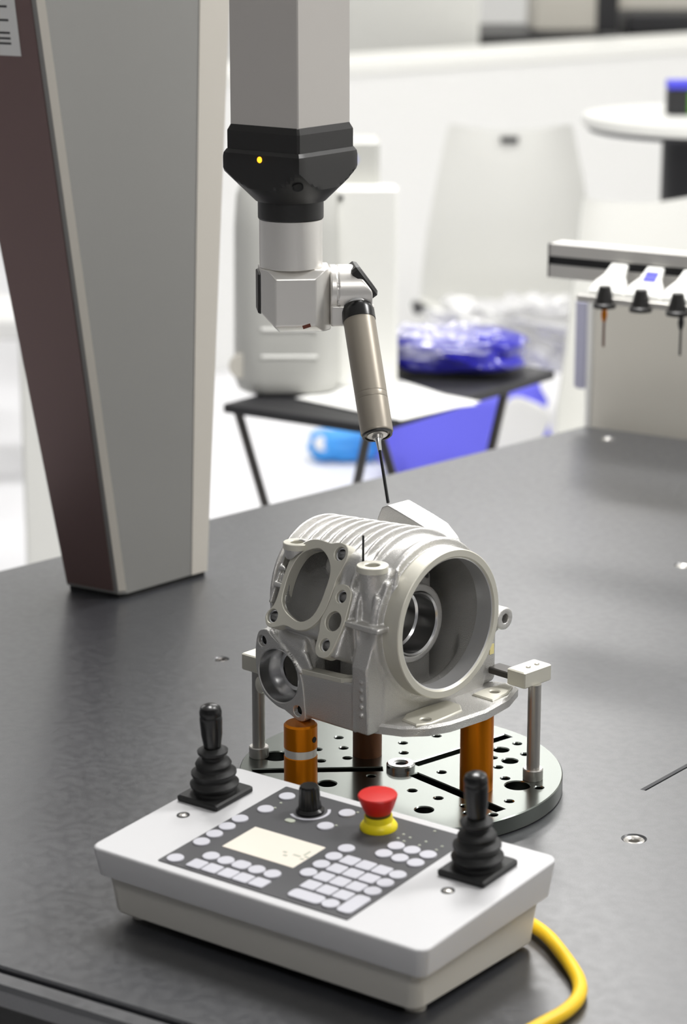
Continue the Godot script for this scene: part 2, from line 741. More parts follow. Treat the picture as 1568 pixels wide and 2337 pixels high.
const TA := Vector2(0.62, -0.785)     # along the table's left edge, away from the camera
const TB := Vector2(0.846, 0.533)     # along its back edge, to the right
func table() -> void:
	var t := thing("granite_table", "dark grey granite measuring table under the whole setup", "table")
	var up := frame(Vector3.ZERO, Vector3.RIGHT, Vector3.FORWARD, Vector3.UP)   # polygon (x, -z), extruded upwards
	var k := Vector2(0.402, -1.593)              # back corner
	var fl := k - TA * 2.86                       # front left corner
	fl = Vector2(-0.291, 0.4476) - TB * 0.98
	var ed := TB * 2.75
	var flip := func(p: Vector2) -> Vector2: return Vector2(p.x, -p.y)
	var outer := PackedVector2Array([flip.call(k), flip.call(fl), flip.call(fl + ed), flip.call(k + ed)])
	var holes := []
	var ins := [Vector2(0.2784, 0.1705), Vector2(-0.1437, -0.3713), Vector2(0.4297, -1.5), Vector2(0.4533, -0.7647)]
	for p in ins:
		holes.append(G.circle(flip.call(p), 0.0105 if p.x > 0 else 0.0075, 20))
	var s0 := Vector2(0.3033, 0.0434)
	var sd := TA * 0.62
	var sn := TB * 0.0013
	holes.append(PackedVector2Array([flip.call(s0 - sn), flip.call(s0 + sn), flip.call(s0 + sd + sn), flip.call(s0 + sd - sn)]))
	part("slab", MB.new().prism(outer, holes, -0.12, 0.0, 0.002, up), M.granite, t)
	var n := Vector2(-TA.x, -TA.y)
	var q := fl + n * 0.006
	var strip := PackedVector2Array([flip.call(q), flip.call(q + n * 0.024), flip.call(q + n * 0.024 + ed), flip.call(q + ed)])
	part("front_strip", MB.new().prism(strip, [], -0.018, 0.0, 0.004, up), M.granite, t)
	part("groove_shade", MB.new().prism(PackedVector2Array([flip.call(fl), flip.call(fl + n * 0.007), flip.call(fl + n * 0.007 + ed), flip.call(fl + ed)]), [], -0.125, -0.012, 0.0, up), M.hole, t)  # black fill paints the shade in the groove and under the strip
	for p in ins:
		part("threaded_insert", MB.new().lathe([Vector2(0.0048, -0.012), Vector2(0.0098, -0.012), Vector2(0.0102, -0.001), Vector2(0.0086, 0.0), Vector2(0.0058, -0.0016), Vector2(0.0048, -0.003)], 28, Transform3D(Basis().scaled(Vector3.ONE * (1.0 if p.x > 0 else 0.7)), Vector3(p.x, -0.0004, p.y)), true), M.steel if p.x > 0 else M.dark_steel, t)
	var c := (fl + ed * 0.5 + k + ed * 0.5) / 2.0
	var turn := Basis(Vector3(TB.x, 0, TB.y).normalized(), Vector3.UP, Vector3(TB.x, 0, TB.y).normalized().cross(Vector3.UP))
	part("base", MB.new().box(Vector3(2.3, 0.63, 1.7), 0.01, Transform3D(turn, Vector3(c.x, -0.435, c.y))), M.dark, t)

func v3(p: Vector2, y: float) -> Vector3:
	return Vector3(p.x, y, p.y)

func machine_leg() -> void:
	var a := [Vector2(-0.355, -0.654), Vector2(-0.281, -0.610), Vector2(-0.199, -0.699), Vector2(-0.180, -0.719)]
	var b := [Vector2(-0.465, -0.598), Vector2(-0.352, -0.531), Vector2(-0.178, -0.722), Vector2(-0.143, -0.759)]   # at y = 0.745
	var t := thing("machine_column", "grey tapered machine column with a brown side face, standing on the granite table", "column", Vector3(-0.25, 0.006, -0.69))
	var o := Vector3(-0.25, 0.006, -0.69)
	var back := Vector2(0.62, -0.785) * -0.0 + Vector2(-0.09, -0.13)
	var ring := func(y: float, grow := 0.0) -> PackedVector3Array:
		var f := y / 0.745
		var p := []
		for i in 4:
			p.append((a[i] as Vector2).lerp(b[i], f))
		var e: Vector2 = p[0] + (p[3] - p[1]) * 0.9
		var b1: Vector2 = p[1] + (p[0] - p[1]).normalized() * 0.006
		var b2: Vector2 = p[1] + (p[2] - p[1]).normalized() * 0.010
		var r := PackedVector3Array()
		for q in [p[0], b1, b2, p[2], p[3], e]:
			r.append(v3(q, y) - o)
		return r
	var mb := MB.new()
	mb.loft([ring.call(0.006), ring.call(1.3)])
	part("body", mb, M.leg, t)
	# facings: brown plate on the left face, light painted on right and corner
	var plate := func(i: int, j: int, inset0: float, inset1: float, lo: float, hi: float, thick: float) -> MB:
		var m := MB.new()
		var p0: PackedVector3Array = ring.call(lo)
		var p1: PackedVector3Array = ring.call(hi)
		var nrm := (p0[j] - p0[i]).cross(p1[i] - p0[i]).normalized()
		var mid := (p0[0] + p0[3]) / 2.0
		if nrm.dot(p0[i] - mid) < 0.0: nrm = -nrm
		var e0 := (p0[j] - p0[i]).normalized()
		var e1 := (p1[j] - p1[i]).normalized()
		var l0 := PackedVector3Array([p0[i] + e0 * inset0, p0[j] - e0 * inset1, p1[j] - e1 * inset1, p1[i] + e1 * inset0])
		var l1 := PackedVector3Array()
		for q in l0:
			l1.append(q + nrm * thick)
		m.loft([l0, l1])
		return m
	part("side_panel", plate.call(0, 1, 0.002, 0.006, 0.010, 1.29, 0.0015), M.leg_side, t)
	part("lit_right_face", plate.call(3, 4, 0.0, 0.0, 0.006, 1.29, 0.001), M.leg_lit, t)
	part("lit_corner", plate.call(1, 2, 0.001, 0.001, 0.010, 1.29, 0.0008), M.leg_lit, t)  # chamfer painted paler to show the light it catches
	var foot: PackedVector3Array = ring.call(0.006)
	var f0 := PackedVector3Array()
	var f1 := PackedVector3Array()
	var mid2 := Vector3.ZERO
	for q in foot:
		mid2 += q / foot.size()
	for q in foot:
		var w: Vector3 = mid2.lerp(q, 0.965)
		f0.append(Vector3(w.x, -0.006, w.z))
		f1.append(Vector3(w.x, 0.0, w.z))
	part("air_bearing_foot", MB.new().loft([f0, f1]), M.hole, t)
	# printed paper label high on the brown face
	var ea := Vector3(0.8602, 0, 0.51)
	var nn := Vector3(-0.5051, -0.1386, 0.8519)
	var ua := nn.cross(ea)
	var at := Vector3(-0.465, 0.745, -0.598) + ea * 0.0665 - ua * 0.015
	var l := thing("paper_label", "white paper label with printed lines stuck high on the brown side of the column", "label", at)
	part("paper", MB.new().box(Vector3(0.060, 0.092, 0.0004), 0, frame(nn * 0.0021, ea, ua, nn)), M.white, l)
	for k in 8:
		var w: float = [0.036, 0.030, 0.034, 0.022, 0.026, 0.034, 0.031, 0.034][k]
		part("printed_line", MB.new().box(Vector3(w, 0.0024, 0.0003), 0, frame(nn * 0.0024, ea, ua, nn) * atp(0.0175 - w / 2.0, [0.036, 0.029, 0.022, 0.012, -0.004, -0.019, -0.0255, -0.0315][k], 0)), M.dark, l)

# ---------------------------------------------------------------- vertical arm
const AXIS := Vector3(-0.0515, 0, -0.029)
const RAM_YAW := -0.64

func square_ring(half: float, cham: float, y: float) -> PackedVector3Array:
	var r := PackedVector3Array()
	var h := half
	for p in [[h, -h + cham], [h, h - cham], [h - cham, h], [-h + cham, h], [-h, h - cham], [-h, -h + cham], [-h + cham, -h], [h - cham, -h]]:
		r.append(Vector3(p[0], y, p[1]))
	return r

func ram() -> void:
	var t := thing("measuring_arm", "square grey vertical measuring arm with a black collar and a small amber light", "machine arm", AXIS + Vector3(0, 0.5, 0), RAM_YAW)
	part("square_tube", MB.new().loft([square_ring(0.0415, 0.0012, 0.155), square_ring(0.0415, 0.0012, 0.75)]), M.ram, t)
	part("collar", MB.new().loft([square_ring(0.0443, 0.002, 0.136), square_ring(0.0443, 0.002, 0.1545), square_ring(0.0417, 0.002, 0.1605)]).mesh(22.0), M.black, t)
	var rings := []
	for k in 15:
		var y := lerpf(0.0860, 0.1370, k / 14.0)
		var r := PackedVector3Array()
		var grow := clampf((y - 0.1325) / 0.0050, 0.0, 1.0)
		for i in 96:
			var th := TAU * i / 96.0
			var half := 0.0475 - 0.003 * grow
			var sq := half / maxf(absf(cos(th)), absf(sin(th)))
			sq = minf(sq, half * 1.385)
			var cone := 0.0345 + (y - 0.0860) * 1.03
			var rr := minf(sq, cone)
			r.append(Vector3(rr * cos(th), y, rr * sin(th)))
		rings.append(r)
	part("tapered_housing", MB.new().loft(rings).mesh(22.0), M.black, t)
	var d := Vector3(0.0390, 0.1052, 0.0390)   # dark sight hole on the near edge of the taper
	part("socket_hole", MB.new().lathe([Vector2(0.0001, 0.0), Vector2(0.0042, 0.0), Vector2(0.0054, 0.0012), Vector2(0.0054, -0.003), Vector2(0.0001, -0.003)], 24, along(d, d + Vector3(1, -1.2, 1))), M.hole, t)
	part("indicator_light", MB.new().lathe([Vector2(0.0001, 0.0016), Vector2(0.0020, 0.0012), Vector2(0.0030, 0.0), Vector2(0.0030, -0.004), Vector2(0.0001, -0.004)], 20, along(Vector3(-0.0005, 0.1290, 0.0476), Vector3(-0.0005, 0.1290, 1))), M.led, t)
	part("black_ring", MB.new().lathe([Vector2(0.0001, 0.0683), Vector2(0.0318, 0.0683), Vector2(0.0322, 0.0695), Vector2(0.0322, 0.0870), Vector2(0.0001, 0.0870)], 64), M.black, t)

# ---------------------------------------------------------------- swivelling head with its probe
func probe_head() -> void:
	var at := AXIS + Vector3(0, 0.49, 0)
	var t := thing("probe_head", "silver swivel head with a tilted cylindrical touch probe ending in a thin dark stylus", "probe", at, 0.10)
	part("upper_cylinder", MB.new().lathe([Vector2(0.0001, 0.0305), Vector2(0.0305, 0.0305), Vector2(0.0310, 0.0312), Vector2(0.0310, 0.0775), Vector2(0.0300, 0.0783), Vector2(0.0001, 0.0783)], 72), M.alu, t)
	var s := Solid.new()
	s.put(0, 0.0, Solid.BOX, Transform3D(Basis(), Vector3(0.0035, 0, 0)), Vector3(0.0345, 0.0305, 0.0310), 0.0018)
	s.put(2, 0.001, Solid.CYL, Transform3D(Basis(Vector3.BACK, PI / 2), Vector3(0, -0.001, 0)), Vector3(0.0385, 0.06, 0))
	s.put(2, 0.0008, Solid.HALF, half_space(Vector3(-0.018, 0, 0.031), Vector3(-0.75, 0, 0.66)), Vector3.ZERO)
	s.put(2, 0.0008, Solid.HALF, half_space(Vector3(-0.031, -0.014, 0), Vector3(-0.72, -0.69, 0.05)), Vector3.ZERO)
	s.put(2, 0.0008, Solid.CYL, Transform3D(Basis(), Vector3(0.002, 0, -0.004)), Vector3(0.0400, 0.06, 0))
	part("knuckle", s.mesh(Vector3(-0.036, -0.036, -0.036), Vector3(0.042, 0.036, 0.036), 0.0009), M.alu, t)
	var cap := MB.new().box(Vector3(0.005, 0.040, 0.034), 0.002, Transform3D(Basis(), Vector3(-0.0312, 0.006, -0.003)))
	part("end_cap", cap, M.black, t)
	# the little printed mark low on the knuckle
	part("red_mark", MB.new().box(Vector3(0.008, 0.0035, 0.0006), 0, Transform3D(Basis(Vector3.BACK, 0.3), Vector3(0.0125, -0.0238, 0.0308))), M.rust, t)
	var w := Solid.new()
	w.put(0, 0.0, Solid.CYL, Transform3D(Basis(Vector3.BACK, PI / 2), Vector3(0.0575, 0.006, 0)), Vector3(0.0255, 0.0205, 0), 0.0015)
	w.put(0, 0.001, Solid.BOX, Transform3D(Basis(), Vector3(0.0585, -0.0155, 0.002)), Vector3(0.0215, 0.0105, 0.0225), 0.002)
	w.put(2, 0.002, Solid.HALF, half_space(Vector3(0.066, 0.024, 0), Vector3(0.80, 0.60, 0)), Vector3.ZERO)
	w.put(1, 0.0, Solid.RING, Transform3D(Basis(Vector3.BACK, PI / 2), Vector3(0.0445, 0.006, 0)), Vector3(0.0258, 0.0006, 0.001))
	w.put(1, 0.0, Solid.BOX, Transform3D(Basis(), Vector3(0.057, -0.0055, 0.028)), Vector3(0.03, 0.0005, 0.006))
	w.put(1, 0.0, Solid.BOX, Transform3D(Basis(), Vector3(0.056, -0.016, 0.0235)), Vector3(0.0005, 0.011, 0.003))
	part("wrist", w.mesh(Vector3(0.033, -0.032, -0.03), Vector3(0.086, 0.036, 0.03), 0.0011), M.alu, t)
	part("wrist_cap", MB.new().box(Vector3(0.035, 0.011, 0.042), 0.0035, Transform3D(Basis(Vector3.BACK, -0.927), Vector3(0.0705, 0.0160, 0))), M.black, t)
	part("latch", MB.new().box(Vector3(0.011, 0.004, 0.003), 0.001, Transform3D(Basis(Vector3.BACK, 0.3), Vector3(0.066, -0.0145, 0.0250))), M.gloss_black, t)
	# the probe: its axis leans to the right and towards the camera
	var inv := t.transform.affine_inverse()
	var p0 := inv * Vector3(0.0132, 0.483, -0.018)
	var dir := (t.transform.basis.inverse() * Vector3(0.140, -0.804, 0.578)).normalized()
	var x := along(p0, p0 - dir)    # y points up the probe
	part("mount_ring", MB.new().lathe([Vector2(0.0001, 0.008), Vector2(0.010, 0.008), Vector2(0.0125, 0.006), Vector2(0.0125, -0.004), Vector2(0.0001, -0.004)], 40, x), M.turned, t)
	part("coupling", MB.new().lathe([Vector2(0.0001, 0.0), Vector2(0.0135, 0.0), Vector2(0.0150, -0.002), Vector2(0.0163, -0.007), Vector2(0.0163, -0.0165), Vector2(0.0001, -0.0165)], 48, x), M.gloss_black, t)
	var b := part("probe_body", MB.new().lathe([Vector2(0.0001, -0.016), Vector2(0.0158, -0.016), Vector2(0.0158, -0.0955), Vector2(0.0154, -0.0962), Vector2(0.0158, -0.0969), Vector2(0.0158, -0.1018), Vector2(0.0154, -0.1024), Vector2(0.0158, -0.103), Vector2(0.0158, -0.136), Vector2(0.0150, -0.1375), Vector2(0.0001, -0.1375)], 72, x), M.probe, t)
	part("nose_ring", MB.new().lathe([Vector2(0.0125, -0.137), Vector2(0.0148, -0.137), Vector2(0.0145, -0.1395), Vector2(0.0125, -0.1395)], 48, x, true), M.black, b)
	part("nose_disc", MB.new().lathe([Vector2(0.0001, -0.137), Vector2(0.0105, -0.137), Vector2(0.0100, -0.1392), Vector2(0.0055, -0.1396), Vector2(0.0048, -0.1425), Vector2(0.0001, -0.1425)], 36, x), M.steel, b)
	part("stylus_holder", MB.new().lathe([Vector2(0.0001, -0.142), Vector2(0.0034, -0.142), Vector2(0.0024, -0.147), Vector2(0.0019, -0.155), Vector2(0.0001, -0.155)], 20, x), M.turned, t)
	part("stylus", MB.new().lathe([Vector2(0.0001, -0.154), Vector2(0.0015, -0.154), Vector2(0.0016, -0.209), Vector2(0.0001, -0.2096)], 16, x), M.gloss_black, t)

func half_space(at: Vector3, n: Vector3) -> Transform3D:
	return along(at, at + n)

# ---------------------------------------------------------------- drilled round plate
const PC := Vector3(0.058, 0, 0.0295)
func fixture_plate() -> void:
	var t := thing("fixture_plate", "round steel fixture plate drilled with many holes, lying on the granite under the housing", "plate", PC)
	var up := frame(Vector3.ZERO, Vector3.RIGHT, Vector3.FORWARD, Vector3.UP)
	var holes := []
	var big := [[115, 46, 12.5], [112, -22, 8], [105, -54, 8], [-127, -36, 14], [-74, 41, 9], [50, 48, 9], [20, 110, 9]]
	var small := [[129, -41], [99, -4], [104, 27], [104, 88], [136, 52], [86, 123], [123, -72], [116, -105], [-58, -59], [-54, -30], [4, -45], [39, -20], [41, 10], [-81, -22], [-85, -55], [4, -74], [-63, -90], [-135, 18], [86, 92], [95, -31], [-30, 20], [-28, 52], [-60, 95], [-20, 100], [35, 80], [62, 118], [-100, 60], [-20, -110], [40, -95], [70, -70], [-25, -70], [60, 100], [10, 60], [-5, 135], [-100, -90], [30, -140], [80, -125]]
	for b in big:
		holes.append(G.circle(Vector2(b[0], -b[1]) / 1000.0, b[2] / 1000.0, 26))
	for b in small:
		holes.append(G.circle(Vector2(b[0], -b[1]) / 1000.0, 0.0044, 14))
	# three slots run out from the hub; holes that would meet one are left out
	var slots := [[-177.5, 0.150], [40.0, 0.150], [-50.0, 0.146]]
	var kept := []
	for q: PackedVector2Array in holes:
		var ok := true
		for a in slots:
			var d := Vector2.from_angle(deg_to_rad(a[0]))
			for p in q:
				if p.dot(d) > 0.0 and absf(p.cross(d)) < 0.008: ok = false
		for o: PackedVector2Array in kept:
			if not Geometry2D.intersect_polygons(o, q).is_empty(): ok = false
		for p in q:
			if p.length() > 0.160: ok = false
		if ok: kept.append(q)
	holes = kept
	for a in slots:
		var d := Vector2.from_angle(deg_to_rad(a[0]))
		var n := Vector2(-d.y, d.x) * 0.0058
		holes.append(PackedVector2Array([d * 0.019 - n, d * a[1] - n, d * a[1] + n, d * 0.019 + n]))
	part("drilled_disc", MB.new().prism(G.circle(Vector2.ZERO, 0.1635, 120), holes, 0.0012, 0.0172, 0.0010, up), M.plate, t)
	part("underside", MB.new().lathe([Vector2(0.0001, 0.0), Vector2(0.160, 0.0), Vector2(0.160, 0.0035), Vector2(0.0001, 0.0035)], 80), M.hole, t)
	part("hub", MB.new().lathe([Vector2(0.0055, 0.004), Vector2(0.0145, 0.004), Vector2(0.0145, 0.0225), Vector2(0.0130, 0.0240), Vector2(0.0080, 0.0240), Vector2(0.0055, 0.0220)], 40, Transform3D(), true), M.turned, t)
	part("hub_bore", MB.new().lathe([Vector2(0.0001, 0.004), Vector2(0.0056, 0.004), Vector2(0.0056, 0.0205), Vector2(0.0001, 0.0205)], 24), M.hole, t)

func posts() -> void:
	var spots := [[Vector3(-0.0420, 0.0172, 0.098), 0.0165, 0.0745, "orange anodised post with a silver ring, left under the housing"], [Vector3(0.1315, 0.0172, 0.083), 0.0165, 0.0790, "plain orange anodised post, right under the housing flange"], [Vector3(0.0245, 0.0172, -0.012), 0.0150, 0.0720, "orange post coloured brown for the shade at the back, behind the hub of the plate"]]
	for k in 3:
		var s = spots[k]
		var t := thing("support_post", s[3], "post", s[0], 0.0, "support posts under the housing")
		var r: float = s[1]
		var h: float = s[2]
		if k == 0:
			part("shaft", MB.new().lathe([Vector2(0.0001, 0), Vector2(r, 0), Vector2(r, 0.0405), Vector2(r - 0.001, 0.0415), Vector2(0.0001, 0.0415)], 56), M.orange, t)
			part("ring", MB.new().lathe([Vector2(0.0001, 0.0413), Vector2(r - 0.0006, 0.0413), Vector2(r - 0.0006, 0.0490), Vector2(0.0001, 0.0490)], 56), M.alu, t)
			part("head", MB.new().lathe([Vector2(0.0001, 0.0489), Vector2(r - 0.0008, 0.0489), Vector2(r, 0.0497), Vector2(r, h - 0.002), Vector2(r - 0.002, h), Vector2(0.0001, h)], 56), M.orange, t)
			part("cross_hole", MB.new().lathe([Vector2(0.0001, 0.0004), Vector2(0.0030, 0.0004), Vector2(0.0030, -0.004), Vector2(0.0001, -0.004)], 16, along(Vector3(0.0135, 0.060, 0.0095), Vector3(1.35, 0.060, 0.95))), M.hole, t)
		else:
			part("shaft", MB.new().lathe([Vector2(0.0001, 0), Vector2(r, 0), Vector2(r, h - 0.0015), Vector2(r - 0.0015, h), Vector2(0.0001, h)], 56), M.orange if k == 1 else M.orange_shaded, t)
			part("tip", MB.new().lathe([Vector2(0.0001, h - 0.001), Vector2(0.006, h - 0.001), Vector2(0.006, h + 0.001), Vector2(0.0001, h + 0.001)], 24), M.steel, t)

# ---------------------------------------------------------------- the cast housing
const HY := 0.8029   # 46 degrees
func cylz(at: Vector3) -> Transform3D:
	return Transform3D(Basis(Vector3.RIGHT, PI / 2), at)
func cylx(at: Vector3) -> Transform3D:
	return Transform3D(Basis(Vector3.BACK, PI / 2), at)
func atp(x: float, y: float, z: float) -> Transform3D:
	return Transform3D(Basis(), Vector3(x, y, z))

func housing() -> void:
	var t := thing("cast_housing", "silver cast aluminium gearbox housing with ribs and large openings, held above the round plate", "machine part", Vector3(0.06, 0, 0.03), HY)
	var c := Vector3(-0.028, 0.196, 0)
	var s := Solid.new()
	var tilt := deg_to_rad(25.0)
	var pn := Vector3(-cos(tilt), sin(tilt), 0)
	var pu := Vector3(sin(tilt), cos(tilt), 0)
	var port := frame(Vector3(-0.115, 0.21, 0), Vector3.BACK, pu, pn)
	var side := frame(Vector3(-0.117, 0, 0), Vector3.BACK, Vector3.UP, Vector3.LEFT)
	var flat := frame(Vector3.ZERO, Vector3.RIGHT, Vector3.FORWARD, Vector3.UP)
	# --- added material
	s.put(0, 0.0, Solid.CONE, cylz(c + Vector3(0, 0, -0.012)), Vector3(0.070, 0.078, 0.0795), 0.012)
	s.put(0, 0.010, Solid.CYL, cylz(c + Vector3(0.004, -0.004, -0.094)), Vector3(0.056, 0.018, 0), 0.012)
	s.put(0, 0.003, Solid.CYL, cylz(c + Vector3(0, 0, 0.0600)), Vector3(0.0805, 0.0045, 0), 0.002)
	s.put(0, 0.003, Solid.CYL, cylz(c + Vector3(0, 0, 0.068)), Vector3(0.0725, 0.014, 0), 0.001)
	s.put(0, 0.010, Solid.BOX, atp(-0.030, 0.146, -0.008), Vector3(0.070, 0.046, 0.070), 0.012)
	var skirt := PackedVector2Array([Vector2(-0.1165, 0.099), Vector2(0.05, 0.099), Vector2(0.053, 0.20), Vector2(-0.104, 0.205), Vector2(-0.1195, 0.165)])
	s.put(0, 0.005, Solid.POLY, atp(0, 0, 0.052), Vector3(0, 0, 0.010), 0.002, skirt)
	s.put(0, 0.008, Solid.BOX, port * atp(-0.020, 0.018, -0.022), Vector3(0.046, 0.044, 0.018), 0.006)      # behind the big port
	s.put(0, 0.006, Solid.BOX, port * atp(0.0165, -0.006, -0.022), Vector3(0.0150, 0.034, 0.020), 0.004)     # behind the narrow pad
	s.put(0, 0.008, Solid.CYL, cylx(Vector3(-0.085, 0.133, -0.056)), Vector3(0.037, 0.030, 0), 0.003)      # bearing neck
	s.put(0, 0.006, Solid.BOX, atp(-0.098, 0.140, -0.056), Vector3(0.016, 0.036, 0.030), 0.006)
	var sump := PackedVector2Array([Vector2(-0.027, 0.0975), Vector2(0.044, 0.0985), Vector2(0.044, 0.148), Vector2(-0.027, 0.141)])
	s.put(0, 0.003, Solid.POLY, side * atp(0, 0, -0.020), Vector3(0, 0, 0.020), 0.002, sump)
	s.put(0, 0.004, Solid.CONE, atp(-0.0945, 0.240, 0.0470), Vector3(0.0085, 0.022, 0.0150), 0.001)         # screw bosses
	s.put(0, 0.004, Solid.CONE, atp(-0.090, 0.245, -0.060), Vector3(0.009, 0.017, 0.0135), 0.001)
	s.put(0, 0.004, Solid.CYL, cylz(Vector3(0.081, 0.172, 0.050)), Vector3(0.0115, 0.014, 0), 0.0015)       # ear on the right
	s.put(0, 0.006, Solid.CAP, atp(0.030, 0.175, 0.046), Vector3(0.045, -0.002, 0), 0.008)
	var lug := PackedVector2Array([Vector2(0.062, 0.19), Vector2(0.059, 0.265), Vector2(0.053, 0.277), Vector2(0.045, 0.2805), Vector2(0.033, 0.2775), Vector2(0.012, 0.272), Vector2(-0.008, 0.266), Vector2(-0.022, 0.255), Vector2(-0.036, 0.235), Vector2(-0.04, 0.18)])
	s.put(0, 0.004, Solid.POLY, frame(Vector3(0.040, 0, 0), Vector3.FORWARD, Vector3.UP, Vector3.RIGHT), Vector3(0, 0, 0.016), 0.001, lug)
	s.put(0, 0.006, Solid.BOX, atp(0.018, 0.215, -0.015), Vector3(0.030, 0.035, 0.05), 0.006)
	s.put(0, 0.002, Solid.BOX, atp(-0.108, 0.2045, 0.044), Vector3(0.0085, 0.0026, 0.022), 0.001)
	s.put(0, 0.002, Solid.BOX, atp(-0.094, 0.2045, 0.0585), Vector3(0.022, 0.0026, 0.0145), 0.001)          # seam ledge
	for k in 10:                                                                                                # ribs round the barrel
		var z := -0.082 + 0.0138 * k
		var rr := lerpf(0.0715, 0.0805, clampf((z + 0.09) / 0.12, 0.0, 1.0))
		var tl := Basis(Vector3.RIGHT, PI / 2 - 0.10)
		s.put(0, 0.003, Solid.RING, Transform3D(tl, c + Vector3(0, 0, z)), Vector3(rr, 0.0016, 0.0046), 0.0014)
	for k in 3:                                                                                                # upright ribs down the near corner
		s.put(0, 0.003, Solid.CAP, atp(-0.1075 + 0.0075 * k, 0.206, 0.0585 + 0.0035 * k), Vector3(0.005 + 0.003 * k, 0.026 + 0.012 * k, 0.0), 0.0027)
	s.put(0, 0.003, Solid.CAP, atp(-0.0965, 0.102, 0.0605), Vector3(0.006, 0.100, 0), 0.0024)
	s.put(0, 0.008, Solid.BOX, atp(0.048, 0.142, 0.038), Vector3(0.027, 0.036, 0.022), 0.008)
	for w in [[Vector3(-0.1145, 0.173, -0.070), Vector3(-0.1160, 0.1613, -0.053), Vector3(-0.1170, 0.1496, -0.0375), Vector3(-0.1165, 0.1425, -0.0290)], [Vector3(-0.1085, 0.1755, -0.058), Vector3(-0.1110, 0.1685, -0.041), Vector3(-0.1120, 0.158, -0.0265), Vector3(-0.1120, 0.147, -0.0195)]]:
		for k in 3: s.put(0, 0.002, Solid.CAP, Transform3D(Basis(), w[k]), w[k + 1] - w[k], 0.0030)
	s.put(0, 0.003, Solid.CAP, atp(-0.1035, 0.196, 0.046), Vector3(-0.004, -0.030, -0.006), 0.0058)            # finger beside the pad
	for k in 2:
		s.put(0, 0.002, Solid.BOX, port * atp(-0.069, 0.030 - 0.017 * k, -0.012), Vector3(0.006, 0.0025, 0.010), 0.001)
	s.put(0, 0.002, Solid.BOX, port * atp(-0.0745, 0.020, -0.012), Vector3(0.0015, 0.026, 0.008), 0.001)
	s.put(0, 0.002, Solid.CAP, atp(-0.070, 0.148, 0.0640), Vector3(0.012, 0.006, 0), 0.0045)                  # small tab left of the ring
	for k in 5:
		s.put(0, 0.001, Solid.CAP, atp(-0.1185, 0.152 - 0.0085 * k, 0.0545), Vector3(0.0002, 0.001, 0), 0.0019)
	# --- hollows
	s.put(1, 0.004, Solid.CYL, cylz(c + Vector3(0, 0, 0.035)), Vector3(0.0665, 0.085, 0), 0.010)
	s.put(1, 0.006, Solid.BOX, atp(-0.030, 0.150, 0.000), Vector3(0.058, 0.040, 0.050), 0.010)
	s.put(0, 0.010, Solid.BOX, atp(-0.036, 0.180, 0.006), Vector3(0.056, 0.078, 0.016), 0.010)                 # wall inside
	s.put(0, 0.004, Solid.CYL, cylz(Vector3(-0.022, 0.184, 0.010)), Vector3(0.0400, 0.026, 0), 0.002)       # bearing seat inside
	s.put(1, 0.001, Solid.CYL, cylz(Vector3(-0.022, 0.184, 0.000)), Vector3(0.0325, 0.060, 0))
	s.put(1, 0.001, Solid.CYL, cylz(Vector3(0.0125, 0.2270, 0.020)), Vector3(0.0065, 0.040, 0))
	s.put(0, 0.003, Solid.CAP, atp(0.032, 0.130, -0.030), Vector3(0.003, 0.10, 0.0), 0.008)
	s.put(0, 0.002, Solid.CAP, atp(0.036, 0.130, -0.010), Vector3(0.000, 0.10, 0.0), 0.004)
	var oval := G.mm([-32, 57, -25, 57, -17, 53, -10, 46.5, -6.7, 40.5, -5, 32, -5.3, 20.7, -6, 10, -8.7, -2, -13.3, -9.7, -20.3, -14.6, -28.8, -16, -39, -13.4, -48.8, -8.8, -55.2, -1.4, -57, 7.8, -57.5, 21.3, -56, 33.3, -51.5, 44.8, -44, 52])
	s.put(1, 0.001, Solid.POLY, port * atp(0, 0, -0.02), Vector3(0, 0, 0.028), 0.0, oval)
	s.put(1, 0.001, Solid.CYL, cylx(Vector3(-0.10, 0.1320, -0.058)), Vector3(0.0282, 0.035, 0))
	s.put(1, 0.004, Solid.BOX, atp(-0.050, 0.210, -0.042), Vector3(0.050, 0.044, 0.030), 0.012)              # chamber behind the big port
	s.put(0, 0.001, Solid.CYL, cylz(Vector3(-0.062, 0.238, -0.016)), Vector3(0.0135, 0.020, 0), 0.002)
	s.put(0, 0.003, Solid.CAP, atp(-0.052, 0.150, -0.030), Vector3(0.0, 0.09, 0.0), 0.006)
	for p in [Vector2(-0.0008, 0.0575), Vector2(-0.0617, -0.0180), Vector2(0.0173, 0.0183), Vector2(0.0151, -0.0305), Vector2(0.0167, -0.0065)]:
		s.put(1, 0.0, Solid.CYL, port * Transform3D(Basis(Vector3.RIGHT, PI / 2), Vector3(p.x, p.y, -0.006)), Vector3(0.0106 if is_equal_approx(p.y, -0.0065) else 0.0068, 0.020, 0))
	for p in [Vector2(-0.0804, 0.1630), Vector2(-0.0315, 0.1018)]:
		s.put(1, 0.0, Solid.CYL, side * Transform3D(Basis(Vector3.RIGHT, PI / 2), Vector3(p.x, p.y, -0.006)), Vector3(0.0058, 0.020, 0))
	s.put(1, 0.002, Solid.BOX, atp(-0.0925, 0.156, 0.010), Vector3(0.0110, 0.036, 0.032), 0.003)               # open pocket of the sump
	s.put(1, 0.0, Solid.CYL, atp(-0.0976, 0.262, 0.0486), Vector3(0.0072, 0.016, 0))
	s.put(1, 0.0, Solid.CYL, atp(-0.090, 0.262, -0.060), Vector3(0.0066, 0.014, 0))
	s.put(1, 0.0, Solid.CYL, cylz(Vector3(0.081, 0.172, 0.064)), Vector3(0.0050, 0.02, 0))
	part("casting", s.mesh(Vector3(-0.132, 0.092, -0.122), Vector3(0.105, 0.292, 0.090), 0.0016), M.cast, t)
	# --- machined faces, crisp
	var rx := cylz(c)
